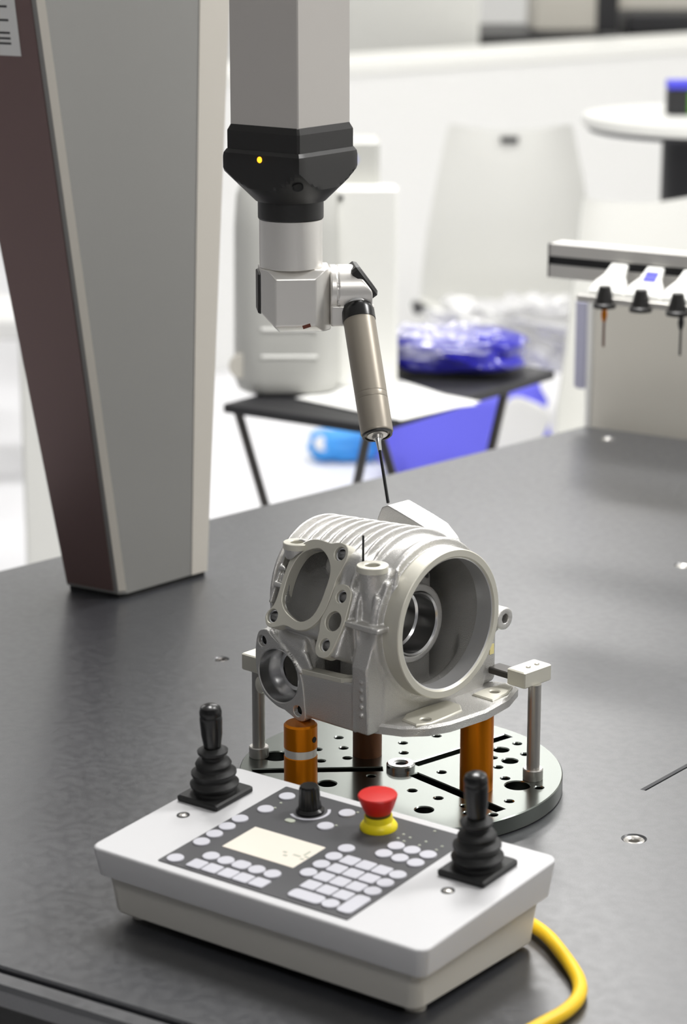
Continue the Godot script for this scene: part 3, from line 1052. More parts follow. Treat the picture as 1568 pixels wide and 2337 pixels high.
	part("front_ring", MB.new().lathe([Vector2(0.0650, 0.064), Vector2(0.0725, 0.064), Vector2(0.0735, 0.066), Vector2(0.0735, 0.0845), Vector2(0.0727, 0.0853), Vector2(0.0668, 0.0853), Vector2(0.0650, 0.0835)], 128, rx, true), M.machined, t)
	part("front_bore", MB.new().lathe([Vector2(0.0643, 0.0645), Vector2(0.0651, 0.0645), Vector2(0.0651, 0.0836), Vector2(0.0643, 0.0830)], 128, rx, true), M.bored, t)
	part("bearing_bore", MB.new().lathe([Vector2(0.0300, -0.045), Vector2(0.0328, -0.045), Vector2(0.0328, 0.0300), Vector2(0.0318, 0.0365), Vector2(0.0300, 0.0350), Vector2(0.0300, 0.012), Vector2(0.0280, 0.010), Vector2(0.0280, -0.045)], 80, cylz(Vector3(-0.022, 0.184, 0)), true), M.turned, t)
	var pad := G.mm([-57.7, 51, -52.3, 57, -43.4, 63.2, -34.1, 65.7, -23.5, 65.6, -15, 65.3, -11.3, 66.4, -4.4, 68.2, 3.6, 67.2, 9, 61.8, 9.7, 52.4, 7, 41.3, 4.6, 32.2, 4.6, 24.8, 3.0, 4.5, -1, -6.9, -3.4, -11.1, -9.6, -18.4, -18, -23, -27.7, -24.8, -37.3, -23.6, -43.9, -23.6, -50.7, -26.4, -58.6, -29.3, -65.8, -28, -70.6, -21.3, -69.8, -15.3, -65, -8.8, -63.3, -0.2, -63.3, 12.4, -63, 25.9, -61.8, 37.9, -60.3, 46])
	part("port_face", MB.new().prism(G.smooth(pad, 2), [G.smooth(oval, 2), G.circle(Vector2(-0.0008, 0.0575), 0.0070, 24), G.circle(Vector2(-0.0617, -0.0180), 0.0070, 24)], -0.013, 0.0, 0.0005, port), M.machined, t)
	var strip := G.mm([5.8, 25, 9.5, 28.3, 14.9, 30.2, 22, 29.6, 27.5, 25.7, 29.6, 19.5, 30.4, 8.3, 30.9, -2.8, 30.2, -13.4, 28.3, -24.2, 26.1, -34.1, 22.5, -40.6, 15.9, -43.1, 9, -41.8, 4.7, -36.1, 3.6, -26.9, 2.8, -17.6, 0.6, -7.2, 3.6, 3.4, 5.2, 14.3])
	part("narrow_face", MB.new().prism(G.smooth(strip, 2), [G.circle(Vector2(0.0173, 0.0183), 0.0064, 24), G.circle(Vector2(0.0167, -0.0064), 0.0098, 32), G.circle(Vector2(0.0151, -0.0305), 0.0064, 24)], -0.013, 0.0003, 0.0005, port), M.machined, t)
	for p in [Vector2(-0.0008, 0.0575), Vector2(-0.0617, -0.0180), Vector2(0.0173, 0.0183), Vector2(0.0151, -0.0305)]:
		part("threaded_hole", MB.new().lathe([Vector2(0.0001, -0.018), Vector2(0.0066, -0.018), Vector2(0.0066, -0.003), Vector2(0.0054, -0.0035), Vector2(0.0050, -0.0165), Vector2(0.0001, -0.0168)], 24, port * Transform3D(Basis(Vector3.RIGHT, PI / 2), Vector3(p.x, p.y, 0))), M.turned, t)
	part("oil_hole", MB.new().lathe([Vector2(0.0001, -0.022), Vector2(0.0104, -0.022), Vector2(0.0104, -0.004), Vector2(0.0094, -0.004), Vector2(0.0090, -0.0205), Vector2(0.0001, -0.0205)], 36, port * Transform3D(Basis(Vector3.RIGHT, PI / 2), Vector3(0.0167, -0.0065, 0))), M.cast, t)
	var flange := G.mm([-87.4, 168, -82.4, 174, -74, 176, -68.9, 172, -58.4, 166, -44.5, 157.8, -33.5, 149, -28, 142, -24, 128.5, -22, 110.5, -21, 97, -24, 92.6, -31.1, 91.9, -39.4, 94.5, -56.3, 100.8, -71.8, 106, -81.7, 115, -87.3, 125.9, -90, 137.8, -90.3, 153.4])
	part("bearing_flange", MB.new().prism(G.smooth(flange, 2), [G.circle(Vector2(-0.0580, 0.1320), 0.0275, 56), G.circle(Vector2(-0.0804, 0.1630), 0.0056, 22), G.circle(Vector2(-0.0315, 0.1018), 0.0056, 22)], -0.012, 0.0015, 0.0006, side), M.cast, t)
	part("flange_bore", MB.new().lathe([Vector2(0.0170, 0.024), Vector2(0.0276, 0.024), Vector2(0.0276, -0.0005), Vector2(0.0268, -0.001), Vector2(0.0262, 0.010), Vector2(0.0235, 0.015), Vector2(0.0205, 0.021), Vector2(0.0170, 0.022)], 64, frame(Vector3(-0.117, 0.1320, -0.058), Vector3.BACK, Vector3.RIGHT, Vector3.UP), true), M.turned, t)
	for p in [Vector2(-0.0804, 0.1630), Vector2(-0.0315, 0.1018)]:
		part("threaded_hole", MB.new().lathe([Vector2(0.0001, -0.016), Vector2(0.0056, -0.016), Vector2(0.0056, -0.0025), Vector2(0.0046, -0.003), Vector2(0.0042, -0.0145), Vector2(0.0001, -0.0148)], 22, side * Transform3D(Basis(Vector3.RIGHT, PI / 2), Vector3(p.x, p.y, 0))), M.turned, t)
	for b in [[Vector3(-0.0976, 0.2625, 0.0486), 0.0150, 0.0070], [Vector3(-0.090, 0.2625, -0.060), 0.0136, 0.0064]]:
		part("boss_face", MB.new().lathe([Vector2(b[2], -0.006), Vector2(b[1], -0.006), Vector2(b[1], -0.0006), Vector2(b[1] - 0.0006, 0.0), Vector2(b[2] + 0.0008, 0.0), Vector2(b[2], -0.0008)], 40, Transform3D(Basis(), b[0]), true), M.machined, t)
	# light machined rim of the sump
	var rim := PackedVector2Array([Vector2(-0.1178, 0.0270), Vector2(-0.1180, -0.0270), Vector2(-0.1178, 0.0280), Vector2(-0.1110, 0.0450), Vector2(-0.1110, 0.0520)])
	var rim_mb := MB.new()
	var path := [Vector3(-0.1105, 0.1430, -0.027), Vector3(-0.1110, 0.1465, 0.026), Vector3(-0.1075, 0.1490, 0.040), Vector3(-0.1080, 0.1580, 0.054)]
	for k in 3:
		var a: Vector3 = path[k]
		var b2: Vector3 = path[k + 1]
		var fx := along(a, b2)
		rim_mb.box(Vector3(0.0130, a.distance_to(b2) + 0.003, 0.0050), 0.0006, Transform3D(Basis((b2 - a).normalized().cross(Vector3.UP).normalized(), (b2 - a).normalized(), (b2 - a).normalized().cross(Vector3.UP).normalized().cross((b2 - a).normalized())), (a + b2) / 2.0))
	part("sump_rim", rim_mb, M.machined, t)
	var foot := G.mm([-107, -50, -92, -84, -74, -100, -50, -108, 0, -110.5, 44, -102, 74, -88, 80, -76, 72, -58, 40, -40, -60, -40, -100, -40])
	part("mounting_flange", MB.new().prism(foot, [G.circle(Vector2(-0.0648, -0.0885), 0.0048, 20), G.circle(Vector2(0.0427, -0.0835), 0.0048, 20)], 0.0975, 0.1075, 0.0025, flat), M.cast, t)
	var padl := G.mm([-80, -72, -66, -64, -40, -63, -9, -66, -9, -84, -20, -96, -44, -98, -68, -99, -82, -92])
	part("flange_pad", MB.new().prism(padl, [G.circle(Vector2(-0.0648, -0.0885), 0.0050, 20)], 0.106, 0.1095, 0.0012, flat), M.machined, t)
	var padr := G.mm([22, -72, 42, -70, 70, -74, 68, -86, 48, -96, 22, -99])
	part("flange_pad", MB.new().prism(padr, [G.circle(Vector2(0.0427, -0.0835), 0.0050, 20)], 0.106, 0.1095, 0.0012, flat), M.machined, t)
	part("yellow_dot", MB.new().box(Vector3(0.0062, 0.0105, 0.0006), 0.0001, frame(Vector3(0.0650, 0.143, 0.0603), Vector3.RIGHT, Vector3.UP, Vector3.BACK)), M.sticker, t)
	# thin dark pin standing on the boss at the near corner
	var p := thing("pin", "thin dark pin standing upright behind the round boss on top of the housing", "pin", Vector3(0.0188, 0.255, 0.1109))
	part("shaft", MB.new().lathe([Vector2(0.0001, 0), Vector2(0.0011, 0), Vector2(0.0011, 0.030), Vector2(0.0001, 0.0302)], 14), M.gloss_black, p)

func clamps() -> void:
	# right clamp
	var t := thing("clamp_post", "steel clamp post with a flat arm gripping the right flange of the housing", "clamp", Vector3(0.1896, 0.0172, 0.057))
	post(t, 0.1000)
	arm(t, Vector3(-0.0050, 0.1075, -0.0085), Vector3(0.706, 0, -0.708), 0.041, 0.0235, 0.017)
	var ax := Vector3(0.706, 0, -0.708).normalized()
	part("grip_finger", MB.new().box(Vector3(0.018, 0.007, 0.036), 0.001, frame(Vector3(-0.0050, 0.1045, -0.0085), ax, Vector3.UP, ax.cross(Vector3.UP)) * atp(-0.004, 0, -0.026)), M.dark_steel, t)
	var u := thing("clamp_post", "steel clamp post with a short arm gripping the left end of the housing", "clamp", Vector3(-0.0868, 0.0172, -0.006))
	post(u, 0.0940)
	arm(u, Vector3(0.0045, 0.1030, -0.0040), Vector3(0.66, 0, -0.75), 0.036, 0.026, 0.0175)
	part("rounded_end", MB.new().lathe([Vector2(0.0001, 0.0), Vector2(0.008, 0.0), Vector2(0.0095, 0.003), Vector2(0.0085, 0.012), Vector2(0.004, 0.014), Vector2(0.0001, 0.014)], 24, along(Vector3(0.012, 0.082, 0.010), Vector3(-0.2, 0.10, 0.15))), M.machined, u)

func post(t: Node3D, h: float) -> void:
	part("collar", MB.new().lathe([Vector2(0.0001, 0.0), Vector2(0.0098, 0.0), Vector2(0.0102, 0.0008), Vector2(0.0102, 0.0105), Vector2(0.0094, 0.0115), Vector2(0.0001, 0.0115)], 40), M.steel, t)
	part("rod", MB.new().lathe([Vector2(0.0001, 0.011), Vector2(0.0066, 0.011), Vector2(0.0066, h), Vector2(0.0001, h)], 40), M.steel, t)

func arm(t: Node3D, at: Vector3, dir: Vector3, l: float, w: float, h: float) -> void:
	var x := dir.normalized()
	var xf := frame(at, x, Vector3.UP, x.cross(Vector3.UP))
	part("clamp_arm", MB.new().box(Vector3(l, h, w), 0.0012, xf), M.machined, t)
	for k in 2:
		part("screw", MB.new().lathe([Vector2(0.0001, 0.0002), Vector2(0.0013, 0.0002), Vector2(0.0026, 0.0010), Vector2(0.0026, -0.003), Vector2(0.0001, -0.003)], 20, xf * atp(-0.004 + 0.013 * k, h / 2, 0.002)), M.steel, t)

# ---------------------------------------------------------------- control panel
func console() -> void:
	var t := thing("control_panel", "white control panel with two joysticks, keypad, screen and red stop button", "control panel", Vector3(-0.0193, 0, 0.3808), -0.6421)
	var lx := 0.1793
	var dz := 0.1010
	var hf := 0.0703
	var hb := 0.0827
	var ring := func(hx: float, hz: float, yf: float, yb: float, r: float) -> PackedVector3Array:
		var q := PackedVector3Array()
		for p in G.rect(2 * hx, 2 * hz, r, 5):
			q.append(Vector3(p.x, lerpf(yb, yf, (p.y + hz) / (2 * hz)), p.y))
		return q
	part("upper_shell", MB.new().loft([ring.call(lx - 0.004, dz - 0.004, 0.0440, 0.0490, 0.009), ring.call(lx, dz, hf - 0.0028, hb - 0.0028, 0.010), ring.call(lx - 0.0004, dz - 0.0004, hf - 0.0014, hb - 0.0014, 0.010), ring.call(lx - 0.0014, dz - 0.0014, hf - 0.0004, hb - 0.0004, 0.009), ring.call(lx - 0.003, dz - 0.003, hf, hb, 0.008)]), M.console, t)
	part("lower_shell", MB.new().loft([ring.call(lx - 0.0165, dz - 0.0125, 0.0090, 0.0050, 0.010), ring.call(lx - 0.0150, dz - 0.0110, 0.0110, 0.0070, 0.012), ring.call(lx - 0.0110, dz - 0.0085, 0.0450, 0.0500, 0.010)]), M.console_low, t)
	for p in [Vector3(-0.148, 0, 0.068), Vector3(0.148, 0, 0.068), Vector3(-0.148, 0, -0.068), Vector3(0.148, 0, -0.068)]:
		var hh := 0.0100 if p.z > 0 else 0.0075
		part("rubber_foot", MB.new().lathe([Vector2(0.0001, 0), Vector2(0.009, 0), Vector2(0.010, hh), Vector2(0.0001, hh)], 24, Transform3D(Basis(), p)), M.console_low, t)
	var tl := atan2(hb - hf, 2 * dz)
	var top := Transform3D(Basis(Vector3.RIGHT, tl), Vector3(0, (hf + hb) / 2, 0))    # x right, z down the slope, y out of the panel
	var up := top * frame(Vector3.ZERO, Vector3.RIGHT, Vector3.FORWARD, Vector3.UP)    # xy polygon on the panel
	part("keypad_panel", MB.new().prism(G.rect(0.2045, 0.1805, 0.0015, 3, Vector2(-0.0065, -0.0005)), [], -0.001, 0.0006, 0.0002, up), M.keypad, t)
	# buttons: [x, down, kind] in millimetres; 0 round, 1 square, 2 wide, 3 tall, 4 oval
	var keys := [[-97, 80.6, 0], [-98.5, 43.7, 0], [-99, 25.3, 0], [-99.3, 7.3, 0], [-99.7, -11.2, 0], [-93, -39.4, 0], [-93.4, -71.4, 0], [-25.6, -40, 0], [-25.7, -71.8, 0],
		[-73.1, 61.1, 0], [-56.7, 61, 0], [-40, 60.4, 4], [-23.1, 60.4, 0], [-6.7, 59.7, 0], [-73.3, 79.5, 1], [-56.5, 79.2, 1], [-39.2, 79, 1], [-22.7, 78.8, 1], [-5.8, 78.4, 1],
		[17, -13.7, 0], [17.1, 4.6, 0], [17.3, 22.5, 0], [17.5, 40.8, 0], [84.1, 3.7, 0], [84.1, 21.7, 0], [84.1, 39.6, 0], [43.2, 76.9, 2], [68, 76.6, 0], [84.8, 67.2, 3],
		[50.4, -41, 0], [66.9, -41.3, 0], [83.7, -41.6, 0], [50.2, -23, 0], [67, -23.3, 0], [83.7, -23, 0]]
	for r in 4:
		for c in 3:
			keys.append([33.9 + 17.0 * c, 4 + 18.2 * r, 1])
	var shapes := [G.circle(Vector2.ZERO, 0.0076, 28), G.rect(0.0152, 0.0150, 0.002, 4), G.rect(0.0335, 0.0150, 0.005, 6), G.rect(0.0150, 0.0335, 0.005, 6), G.rect(0.0158, 0.0146, 0.005, 6)]
	var meshes := []
	for q in shapes:
		meshes.append(MB.new().prism(q, [], 0.0, 0.0016, 0.0004, frame(Vector3.ZERO, Vector3.RIGHT, Vector3.FORWARD, Vector3.UP)).mesh())
	for k in keys:
		part("button", meshes[k[2]], M.key, t, top * atp(k[0] / 1000.0, 0.0004, k[1] / 1000.0))
	var led := MB.new().lathe([Vector2(0.0001, 0.0006), Vector2(0.0012, 0.0006), Vector2(0.0014, 0.0), Vector2(0.0001, 0.0)], 10).mesh()
	for k in [[42, -64], [50.6, -61.7], [42.4, -55.2], [50.2, -53.1], [67, -62.4], [66.2, -53.7], [84.1, -62.3], [83.8, -53.9], [61.4, -83.9], [-88, -47], [-90, -58], [-19, -47], [-19, -79]]:
		part("indicator", led, M.mark, t, top * atp(k[0] / 1000.0, 0.0005, k[1] / 1000.0))
	var sc := part("screen", MB.new().prism(G.rect(0.0785, 0.0468, 0.001, 3, Vector2(-0.0390, -0.0170)), [], 0.0, 0.0010, 0.0002, up), M.screen, t)
	for k in [[-24, 16, 4, 2.2], [-20, 21, 4, 2.2], [-6, 8, 2, 9], [-11, 16, 8, 2], [-2, 14, 4, 2.2], [1 - 4, 19, 4, 2]]:
		part("screen_symbol", MB.new().box(Vector3(k[2], 0.3, k[3]) / 1000.0, 0, top * atp(k[0] / 1000.0, 0.0010, (k[1] + 4) / 1000.0)), M.mark, sc)
	# joysticks
	for j in [[-0.151, -0.0385], [0.135, -0.0415]]:
		var js := Node3D.new()
		js.name = "joystick" if not t.has_node("joystick") else "joystick_001"
		t.add_child(js, true)
		js.transform = top * atp(j[0], 0.0, j[1])
		part("base", MB.new().box(Vector3(0.0475, 0.0065, 0.0535), 0.0022, atp(0, 0.0030, 0)), M.rubber, js)
		part("boot", MB.new().lathe([Vector2(0.0001, 0.005), Vector2(0.0205, 0.005), Vector2(0.0195, 0.0085), Vector2(0.0222, 0.0125), Vector2(0.0226, 0.0145), Vector2(0.0190, 0.0175), Vector2(0.0185, 0.0190), Vector2(0.0208, 0.0235), Vector2(0.0208, 0.0255), Vector2(0.0160, 0.0285), Vector2(0.0155, 0.0300), Vector2(0.0168, 0.0335), Vector2(0.0150, 0.0365), Vector2(0.0105, 0.0385), Vector2(0.0098, 0.0420), Vector2(0.0001, 0.0420)], 48), M.rubber, js)
		part("collar", MB.new().lathe([Vector2(0.0001, 0.0405), Vector2(0.0100, 0.0405), Vector2(0.0138, 0.0435), Vector2(0.0142, 0.0460), Vector2(0.0095, 0.0490), Vector2(0.0001, 0.0490)], 40), M.rubber, js)
		part("grip", MB.new().lathe([Vector2(0.0001, 0.0480), Vector2(0.0078, 0.0480), Vector2(0.0083, 0.0520), Vector2(0.0098, 0.0620), Vector2(0.0104, 0.0760), Vector2(0.0101, 0.0790), Vector2(0.0098, 0.0800), Vector2(0.0102, 0.0808), Vector2(0.0102, 0.0840), Vector2(0.0090, 0.0880), Vector2(0.0060, 0.0900), Vector2(0.0001, 0.0906)], 48), M.gloss_black, js)
	# emergency stop
	var es := Node3D.new()
	es.name = "emergency_stop"
	t.add_child(es)
	es.transform = top * atp(0.0152, 0, -0.0640)
	part("yellow_collar", MB.new().lathe([Vector2(0.0001, 0), Vector2(0.0166, 0), Vector2(0.0168, 0.0030), Vector2(0.0150, 0.0058), Vector2(0.0128, 0.0078), Vector2(0.0124, 0.0130), Vector2(0.0001, 0.0130)], 56), M.yellow, es)
	part("neck", MB.new().lathe([Vector2(0.0001, 0.0125), Vector2(0.0112, 0.0125), Vector2(0.0118, 0.0165), Vector2(0.0001, 0.0165)], 48), M.brown, es)
	part("red_button", MB.new().lathe([Vector2(0.0001, 0.0160), Vector2(0.0118, 0.0160), Vector2(0.0145, 0.0220), Vector2(0.0172, 0.0300), Vector2(0.0176, 0.0318), Vector2(0.0168, 0.0330), Vector2(0.0100, 0.0338), Vector2(0.0001, 0.0340)], 64), M.red, es)
	# selector knob with its printed arc
	var kn := Node3D.new()
	kn.name = "selector_knob"
	t.add_child(kn)
	kn.transform = top * atp(-0.0565, 0, -0.0580)
	var fluted := []
	for y in [[0.0040, 0.0105], [0.0240, 0.0092], [0.0262, 0.0080]]:
		var r := PackedVector3Array()
		for i in 60:
			var a := TAU * i / 60.0
			var rr: float = y[1] - 0.0006 * (0.5 + 0.5 * cos(a * 12.0))
			r.append(Vector3(rr * cos(a), y[0], rr * sin(a)))
		fluted.append(r)
	part("cap", MB.new().loft(fluted), M.gloss_black, kn)
	part("skirt", MB.new().lathe([Vector2(0.0001, 0.0005), Vector2(0.0128, 0.0005), Vector2(0.0128, 0.0030), Vector2(0.0108, 0.0050), Vector2(0.0001, 0.0050)], 48), M.gloss_black, kn)
	var arc := PackedVector2Array()
	for i in 25:
		arc.append(Vector2.from_angle(deg_to_rad(-130.0 + 175.0 * i / 24)) * 0.0186)
	for i in 25:
		arc.append(Vector2.from_angle(deg_to_rad(45.0 - 175.0 * i / 24)) * 0.0158)
	part("printed_arc", MB.new().prism(arc, [], 0.0003, 0.0009, 0.0, frame(Vector3.ZERO, Vector3.RIGHT, Vector3.FORWARD, Vector3.UP)), M.key, kn)
	part("pilot_lamp", MB.new().prism(G.rect(0.010, 0.0065, 0.003, 5), [], 0.0, 0.0010, 0.0002, frame(Vector3.ZERO, Vector3.RIGHT, Vector3.FORWARD, Vector3.UP)), M.mark, t, top * atp(-0.0596, 0.0005, -0.0325))
	for p in [[-0.1497, 0.0083], [0.1348, 0.003]]:
		var sw := part("screw", MB.new().lathe([Vector2(0.0001, 0.0012), Vector2(0.0030, 0.0010), Vector2(0.0040, 0.0002), Vector2(0.0040, -0.003), Vector2(0.0001, -0.003)], 28, top * atp(p[0], 0.0, p[1])), M.steel, t)
		part("recess", MB.new().lathe([Vector2(0.0040, 0.0002), Vector2(0.0058, 0.0005), Vector2(0.0060, 0.0001), Vector2(0.0060, -0.002), Vector2(0.0040, -0.002)], 28, top * atp(p[0], 0.0, p[1]), true), M.hole, sw)

func cable() -> void:
	var t := thing("cable", "thick yellow cable curling out from behind the white control panel", "cable", Vector3(0.17, 0, 0.42))
	var pts := [Vector3(0.110, 0.0065, 0.322), Vector3(0.145, 0.0065, 0.352), Vector3(0.1720, 0.0080, 0.396), Vector3(0.1860, 0.0075, 0.4400), Vector3(0.1950, 0.0065, 0.485), Vector3(0.1925, 0.0065, 0.517), Vector3(0.1790, 0.0065, 0.5444), Vector3(0.1560, 0.0065, 0.570), Vector3(0.125, 0.0065, 0.605), Vector3(0.110, 0.0065, 0.63)]
	var path := []
	for i in range(0, pts.size() - 1):
		for k in 6:
			path.append((pts[i] as Vector3).cubic_interpolate(pts[i + 1], pts[maxi(i - 1, 0)], pts[mini(i + 2, pts.size() - 1)], k / 6.0) - Vector3(0.17, 0, 0.42))
	part("sheath", MB.new().tube(path, 0.0062, 16), M.cable, t)

# ---------------------------------------------------------------- stylus rack on the right
func rack() -> void:
	var d := Vector3(0.845, 0, 0.535).normalized()
	var n := Vector3(-d.z, 0, d.x)      # towards the camera
	var o := Vector3(0.303, 0.340, -1.2)
	var t := thing("stylus_rack", "aluminium rail of a stylus rack carrying white holders with black clips", "rack", o)
	t.basis = Basis(d, Vector3.UP, n)
	var L := 0.55
	var prof := PackedVector2Array([Vector2(0, 0.025), Vector2(-0.040, 0.025), Vector2(-0.040, -0.025), Vector2(0, -0.025), Vector2(0, -0.006), Vector2(-0.006, -0.006), Vector2(-0.006, 0.007), Vector2(0, 0.007)])
	part("rail", MB.new().prism(prof, [], 0.0, L, 0.0, frame(Vector3.ZERO, Vector3.BACK, Vector3.UP, Vector3.RIGHT)), M.alu, t)
	part("end_cap", MB.new().box(Vector3(0.003, 0.050, 0.040), 0.0005, atp(-0.0015, 0, -0.020)), M.dark, t)
	part("rail_groove_shade", MB.new().box(Vector3(L - 0.002, 0.0125, 0.002), 0, atp(L / 2, 0.0005, -0.0048)), M.dark, t)  # dark strip added to paint the shade inside the groove
	part("rail_post", MB.new().box(Vector3(0.03, 0.32, 0.03), 0.002, atp(0.50, -0.180, -0.02)), M.alu, t)
	part("ledge", MB.new().box(Vector3(0.40, 0.010, 0.012), 0.001, atp(0.275, -0.040, 0.052)), M.alu, t)
	for k in 5:
		var x := 0.118 + 0.057 * k
		var h := Node3D.new()
		h.name = "holder" if k == 0 else "holder_%03d" % k
		t.add_child(h)
		h.position = Vector3(x, 0, 0)
		# sloping white plate, narrow at the rail and wide at its lip
		var sl := frame(Vector3(0, -0.012, 0.026), Vector3.RIGHT, Vector3(0, 0.62, -0.785).normalized(), Vector3(0, 0.785, 0.62).normalized())
		part("plate", MB.new().prism(PackedVector2Array([Vector2(-0.026, -0.030), Vector2(0.026, -0.030), Vector2(0.026, -0.012), Vector2(0.0165, 0.004), Vector2(0.0125, 0.026), Vector2(-0.0125, 0.026), Vector2(-0.0165, 0.004), Vector2(-0.026, -0.012)]), [], -0.003, 0.003, 0.0008, sl), M.white_gloss, h)
		part("lip", MB.new().box(Vector3(0.056, 0.006, 0.008), 0.001, atp(0, -0.033, 0.049)), M.white_gloss, h)
		part("clip", MB.new().lathe([Vector2(0.0001, 0.0), Vector2(0.0085, 0.0), Vector2(0.0135, -0.024), Vector2(0.0165, -0.026), Vector2(0.0165, -0.031), Vector2(0.0001, -0.031)], 28, atp(0.002, -0.019, 0.058)), M.black, h)
		if k == 1:
			part("blue_print", MB.new().box(Vector3(0.020, 0.019, 0.0006), 0, sl * atp(0.0, 0.006, 0.0033)), M.print_blue, h)
			for q in 2:
				part("printed_bar", MB.new().box(Vector3(0.018, 0.0045, 0.0006), 0, sl * atp(0.0, 0.0105 - 0.010 * q, 0.0037)), M.blue, h)
	for k in 2:
		var p: Vector3 = t.transform * Vector3(0.120 if k == 0 else 0.120 + 0.114 + 0.006, -0.0505, 0.058)
		var s := thing("stylus", ["slim orange stylus hanging from the leftmost clip of the rack", "slim dark stylus hanging at the right edge from the rack"][k], "stylus", p, 0.0, "styli in the rack")
		part("thread", MB.new().lathe([Vector2(0.0001, 0.0), Vector2(0.003, 0.0), Vector2(0.0046, -0.010), Vector2(0.003, -0.018), Vector2(0.0016, -0.020), Vector2(0.0001, -0.020)], 20), [M.orange, M.dark][k], s)
		part("shaft", MB.new().lathe([Vector2(0.0001, -0.019), Vector2(0.0017, -0.019), Vector2(0.0017, -0.056), Vector2(0.0001, -0.057)], 14), [M.rust, M.dark][k], s)
	# grey housing behind the far edge of the table
	var c := thing("machine_cabinet", "plain beige-grey cabinet standing behind the far right edge of the table", "cabinet", Vector3(0.402, FLOOR, -1.62), 0.0)
	c.basis = Basis(d, Vector3.UP, n)
	part("front_panel", MB.new().box(Vector3(0.9, 0.975, 0.02), 0.004, atp(0.462, 0.4875, -0.012)), M.panel, c)
	part("edge_guard", MB.new().box(Vector3(0.022, 0.15, 0.012), 0.003, atp(-0.012, 0.880, -0.010)), M.lilac, c)
	part("side_panel", MB.new().box(Vector3(0.012, 0.975, 0.35), 0.003, atp(0.004, 0.4875, -0.180)), M.white, c)

# ---------------------------------------------------------------- far things
func shell_chair(label: String, at: Vector3, turn: float) -> Node3D:
	var t := thing("shell_chair", label, "chair", at, turn, "white shell chairs in the hall")
	var mb := MB.new()
	# one curved shell: profile from the front of the seat up to the top of the back; rings run across
	var prof := [Vector2(0.24, 0.325), Vector2(0.20, 0.345), Vector2(0.10, 0.340), Vector2(0.0, 0.330), Vector2(-0.12, 0.330), Vector2(-0.185, 0.355), Vector2(-0.215, 0.44), Vector2(-0.235, 0.60), Vector2(-0.265, 0.77), Vector2(-0.30, 0.910), Vector2(-0.305, 0.925)]
	var wid := [0.21, 0.245, 0.26, 0.265, 0.268, 0.270, 0.265, 0.25, 0.22, 0.190, 0.182]
	var top := []
	for side in [1.0, -1.0]:
		var rows := []
		for k in prof.size():
			var r := PackedVector3Array()
			var a: Vector2 = prof[maxi(k - 1, 0)]
			var b: Vector2 = prof[mini(k + 1, prof.size() - 1)]
			var dn: Vector2 = Vector2(-(b - a).y, (b - a).x).normalized() * 0.006 * side
			for i in 13:
				var u := i / 6.0 - 1.0
				var curl := 0.035 * u * u * u * u
				var p: Vector2 = prof[k]
				var back := clampf((p.y - 0.34) / 0.2, 0.0, 1.0)
				r.append(Vector3(u * wid[k], p.y + dn.y + curl * (1.0 - back) - 0.026 * back * (1 - u * u) * (1.0 if k > 8 else 0.0), p.x + dn.x + curl * 1.5 * back))
			rows.append(r)
		top.append(rows)
	var from := mb.v.size()
	for s in 2:
		for k in prof.size() - 1:
			for i in 12:
				if s == 0: mb.quad(top[0][k][i], top[0][k][i + 1], top[0][k + 1][i + 1], top[0][k + 1][i])
				else: mb.quad(top[1][k][i], top[1][k + 1][i], top[1][k + 1][i + 1], top[1][k][i + 1])
	for k in prof.size() - 1:
		for i in [0, 12]:
			var q := [top[0][k][i], top[0][k + 1][i], top[1][k + 1][i], top[1][k][i]]
			if i == 0: mb.quad(q[0], q[1], q[2], q[3])
			else: mb.quad(q[3], q[2], q[1], q[0])
	for e in [0, prof.size() - 1]:
		for i in 12:
			if e == 0: mb.quad(top[1][e][i], top[1][e][i + 1], top[0][e][i + 1], top[0][e][i])
			else: mb.quad(top[0][e][i], top[0][e][i + 1], top[1][e][i + 1], top[1][e][i])
	mb.fix(from)
	part("seat_shell", mb, M.grey_white, t)
	part("handle_slot", MB.new().box(Vector3(0.055, 0.020, 0.006), 0.004, Transform3D(Basis(Vector3.RIGHT, -0.3), Vector3(0, 0.874, -0.282))), M.dark, t)
	for p in [Vector2(1, 1), Vector2(-1, 1), Vector2(1, -1), Vector2(-1, -1)]:
		part("leg", MB.new().tube([Vector3(p.x * 0.14, 0.326, p.y * 0.12), Vector3(p.x * 0.22, 0.0, p.y * 0.22)], 0.011, 12), M.steel, t)
	for s in [-1.0, 1.0]:
		part("arm_bracket", MB.new().tube([Vector3(s * 0.255, 0.37, -0.08), Vector3(s * 0.285, 0.40, 0.0), Vector3(s * 0.28, 0.40, 0.10)], 0.013, 10), M.dark, t)
	return t

func blob(size: Vector3, seed_: int, amp: float, freq: float, flat_low := 0.6, nu := 44, nv := 26, power := 0.6) -> MB:
	var n := FastNoiseLite.new()
	n.seed = seed_
	n.frequency = freq
	n.fractal_octaves = 3
	var rings := []
	for j in range(1, nv):
		var ph := -PI / 2 + PI * j / nv
		var r := PackedVector3Array()
		for i in nu:
			var th := TAU * i / nu
			var p := Vector3(signf(cos(th)) * pow(absf(cos(th)), power) * pow(cos(ph), power), signf(sin(ph)) * pow(absf(sin(ph)), power), signf(sin(th)) * pow(absf(sin(th)), power) * pow(cos(ph), power))
			var q := p * size * (1.0 + amp * n.get_noise_3dv(p * 10.0))
			if q.y < 0.0: q.y *= flat_low
			r.append(q)
		rings.append(r)
	return MB.new().loft(rings)

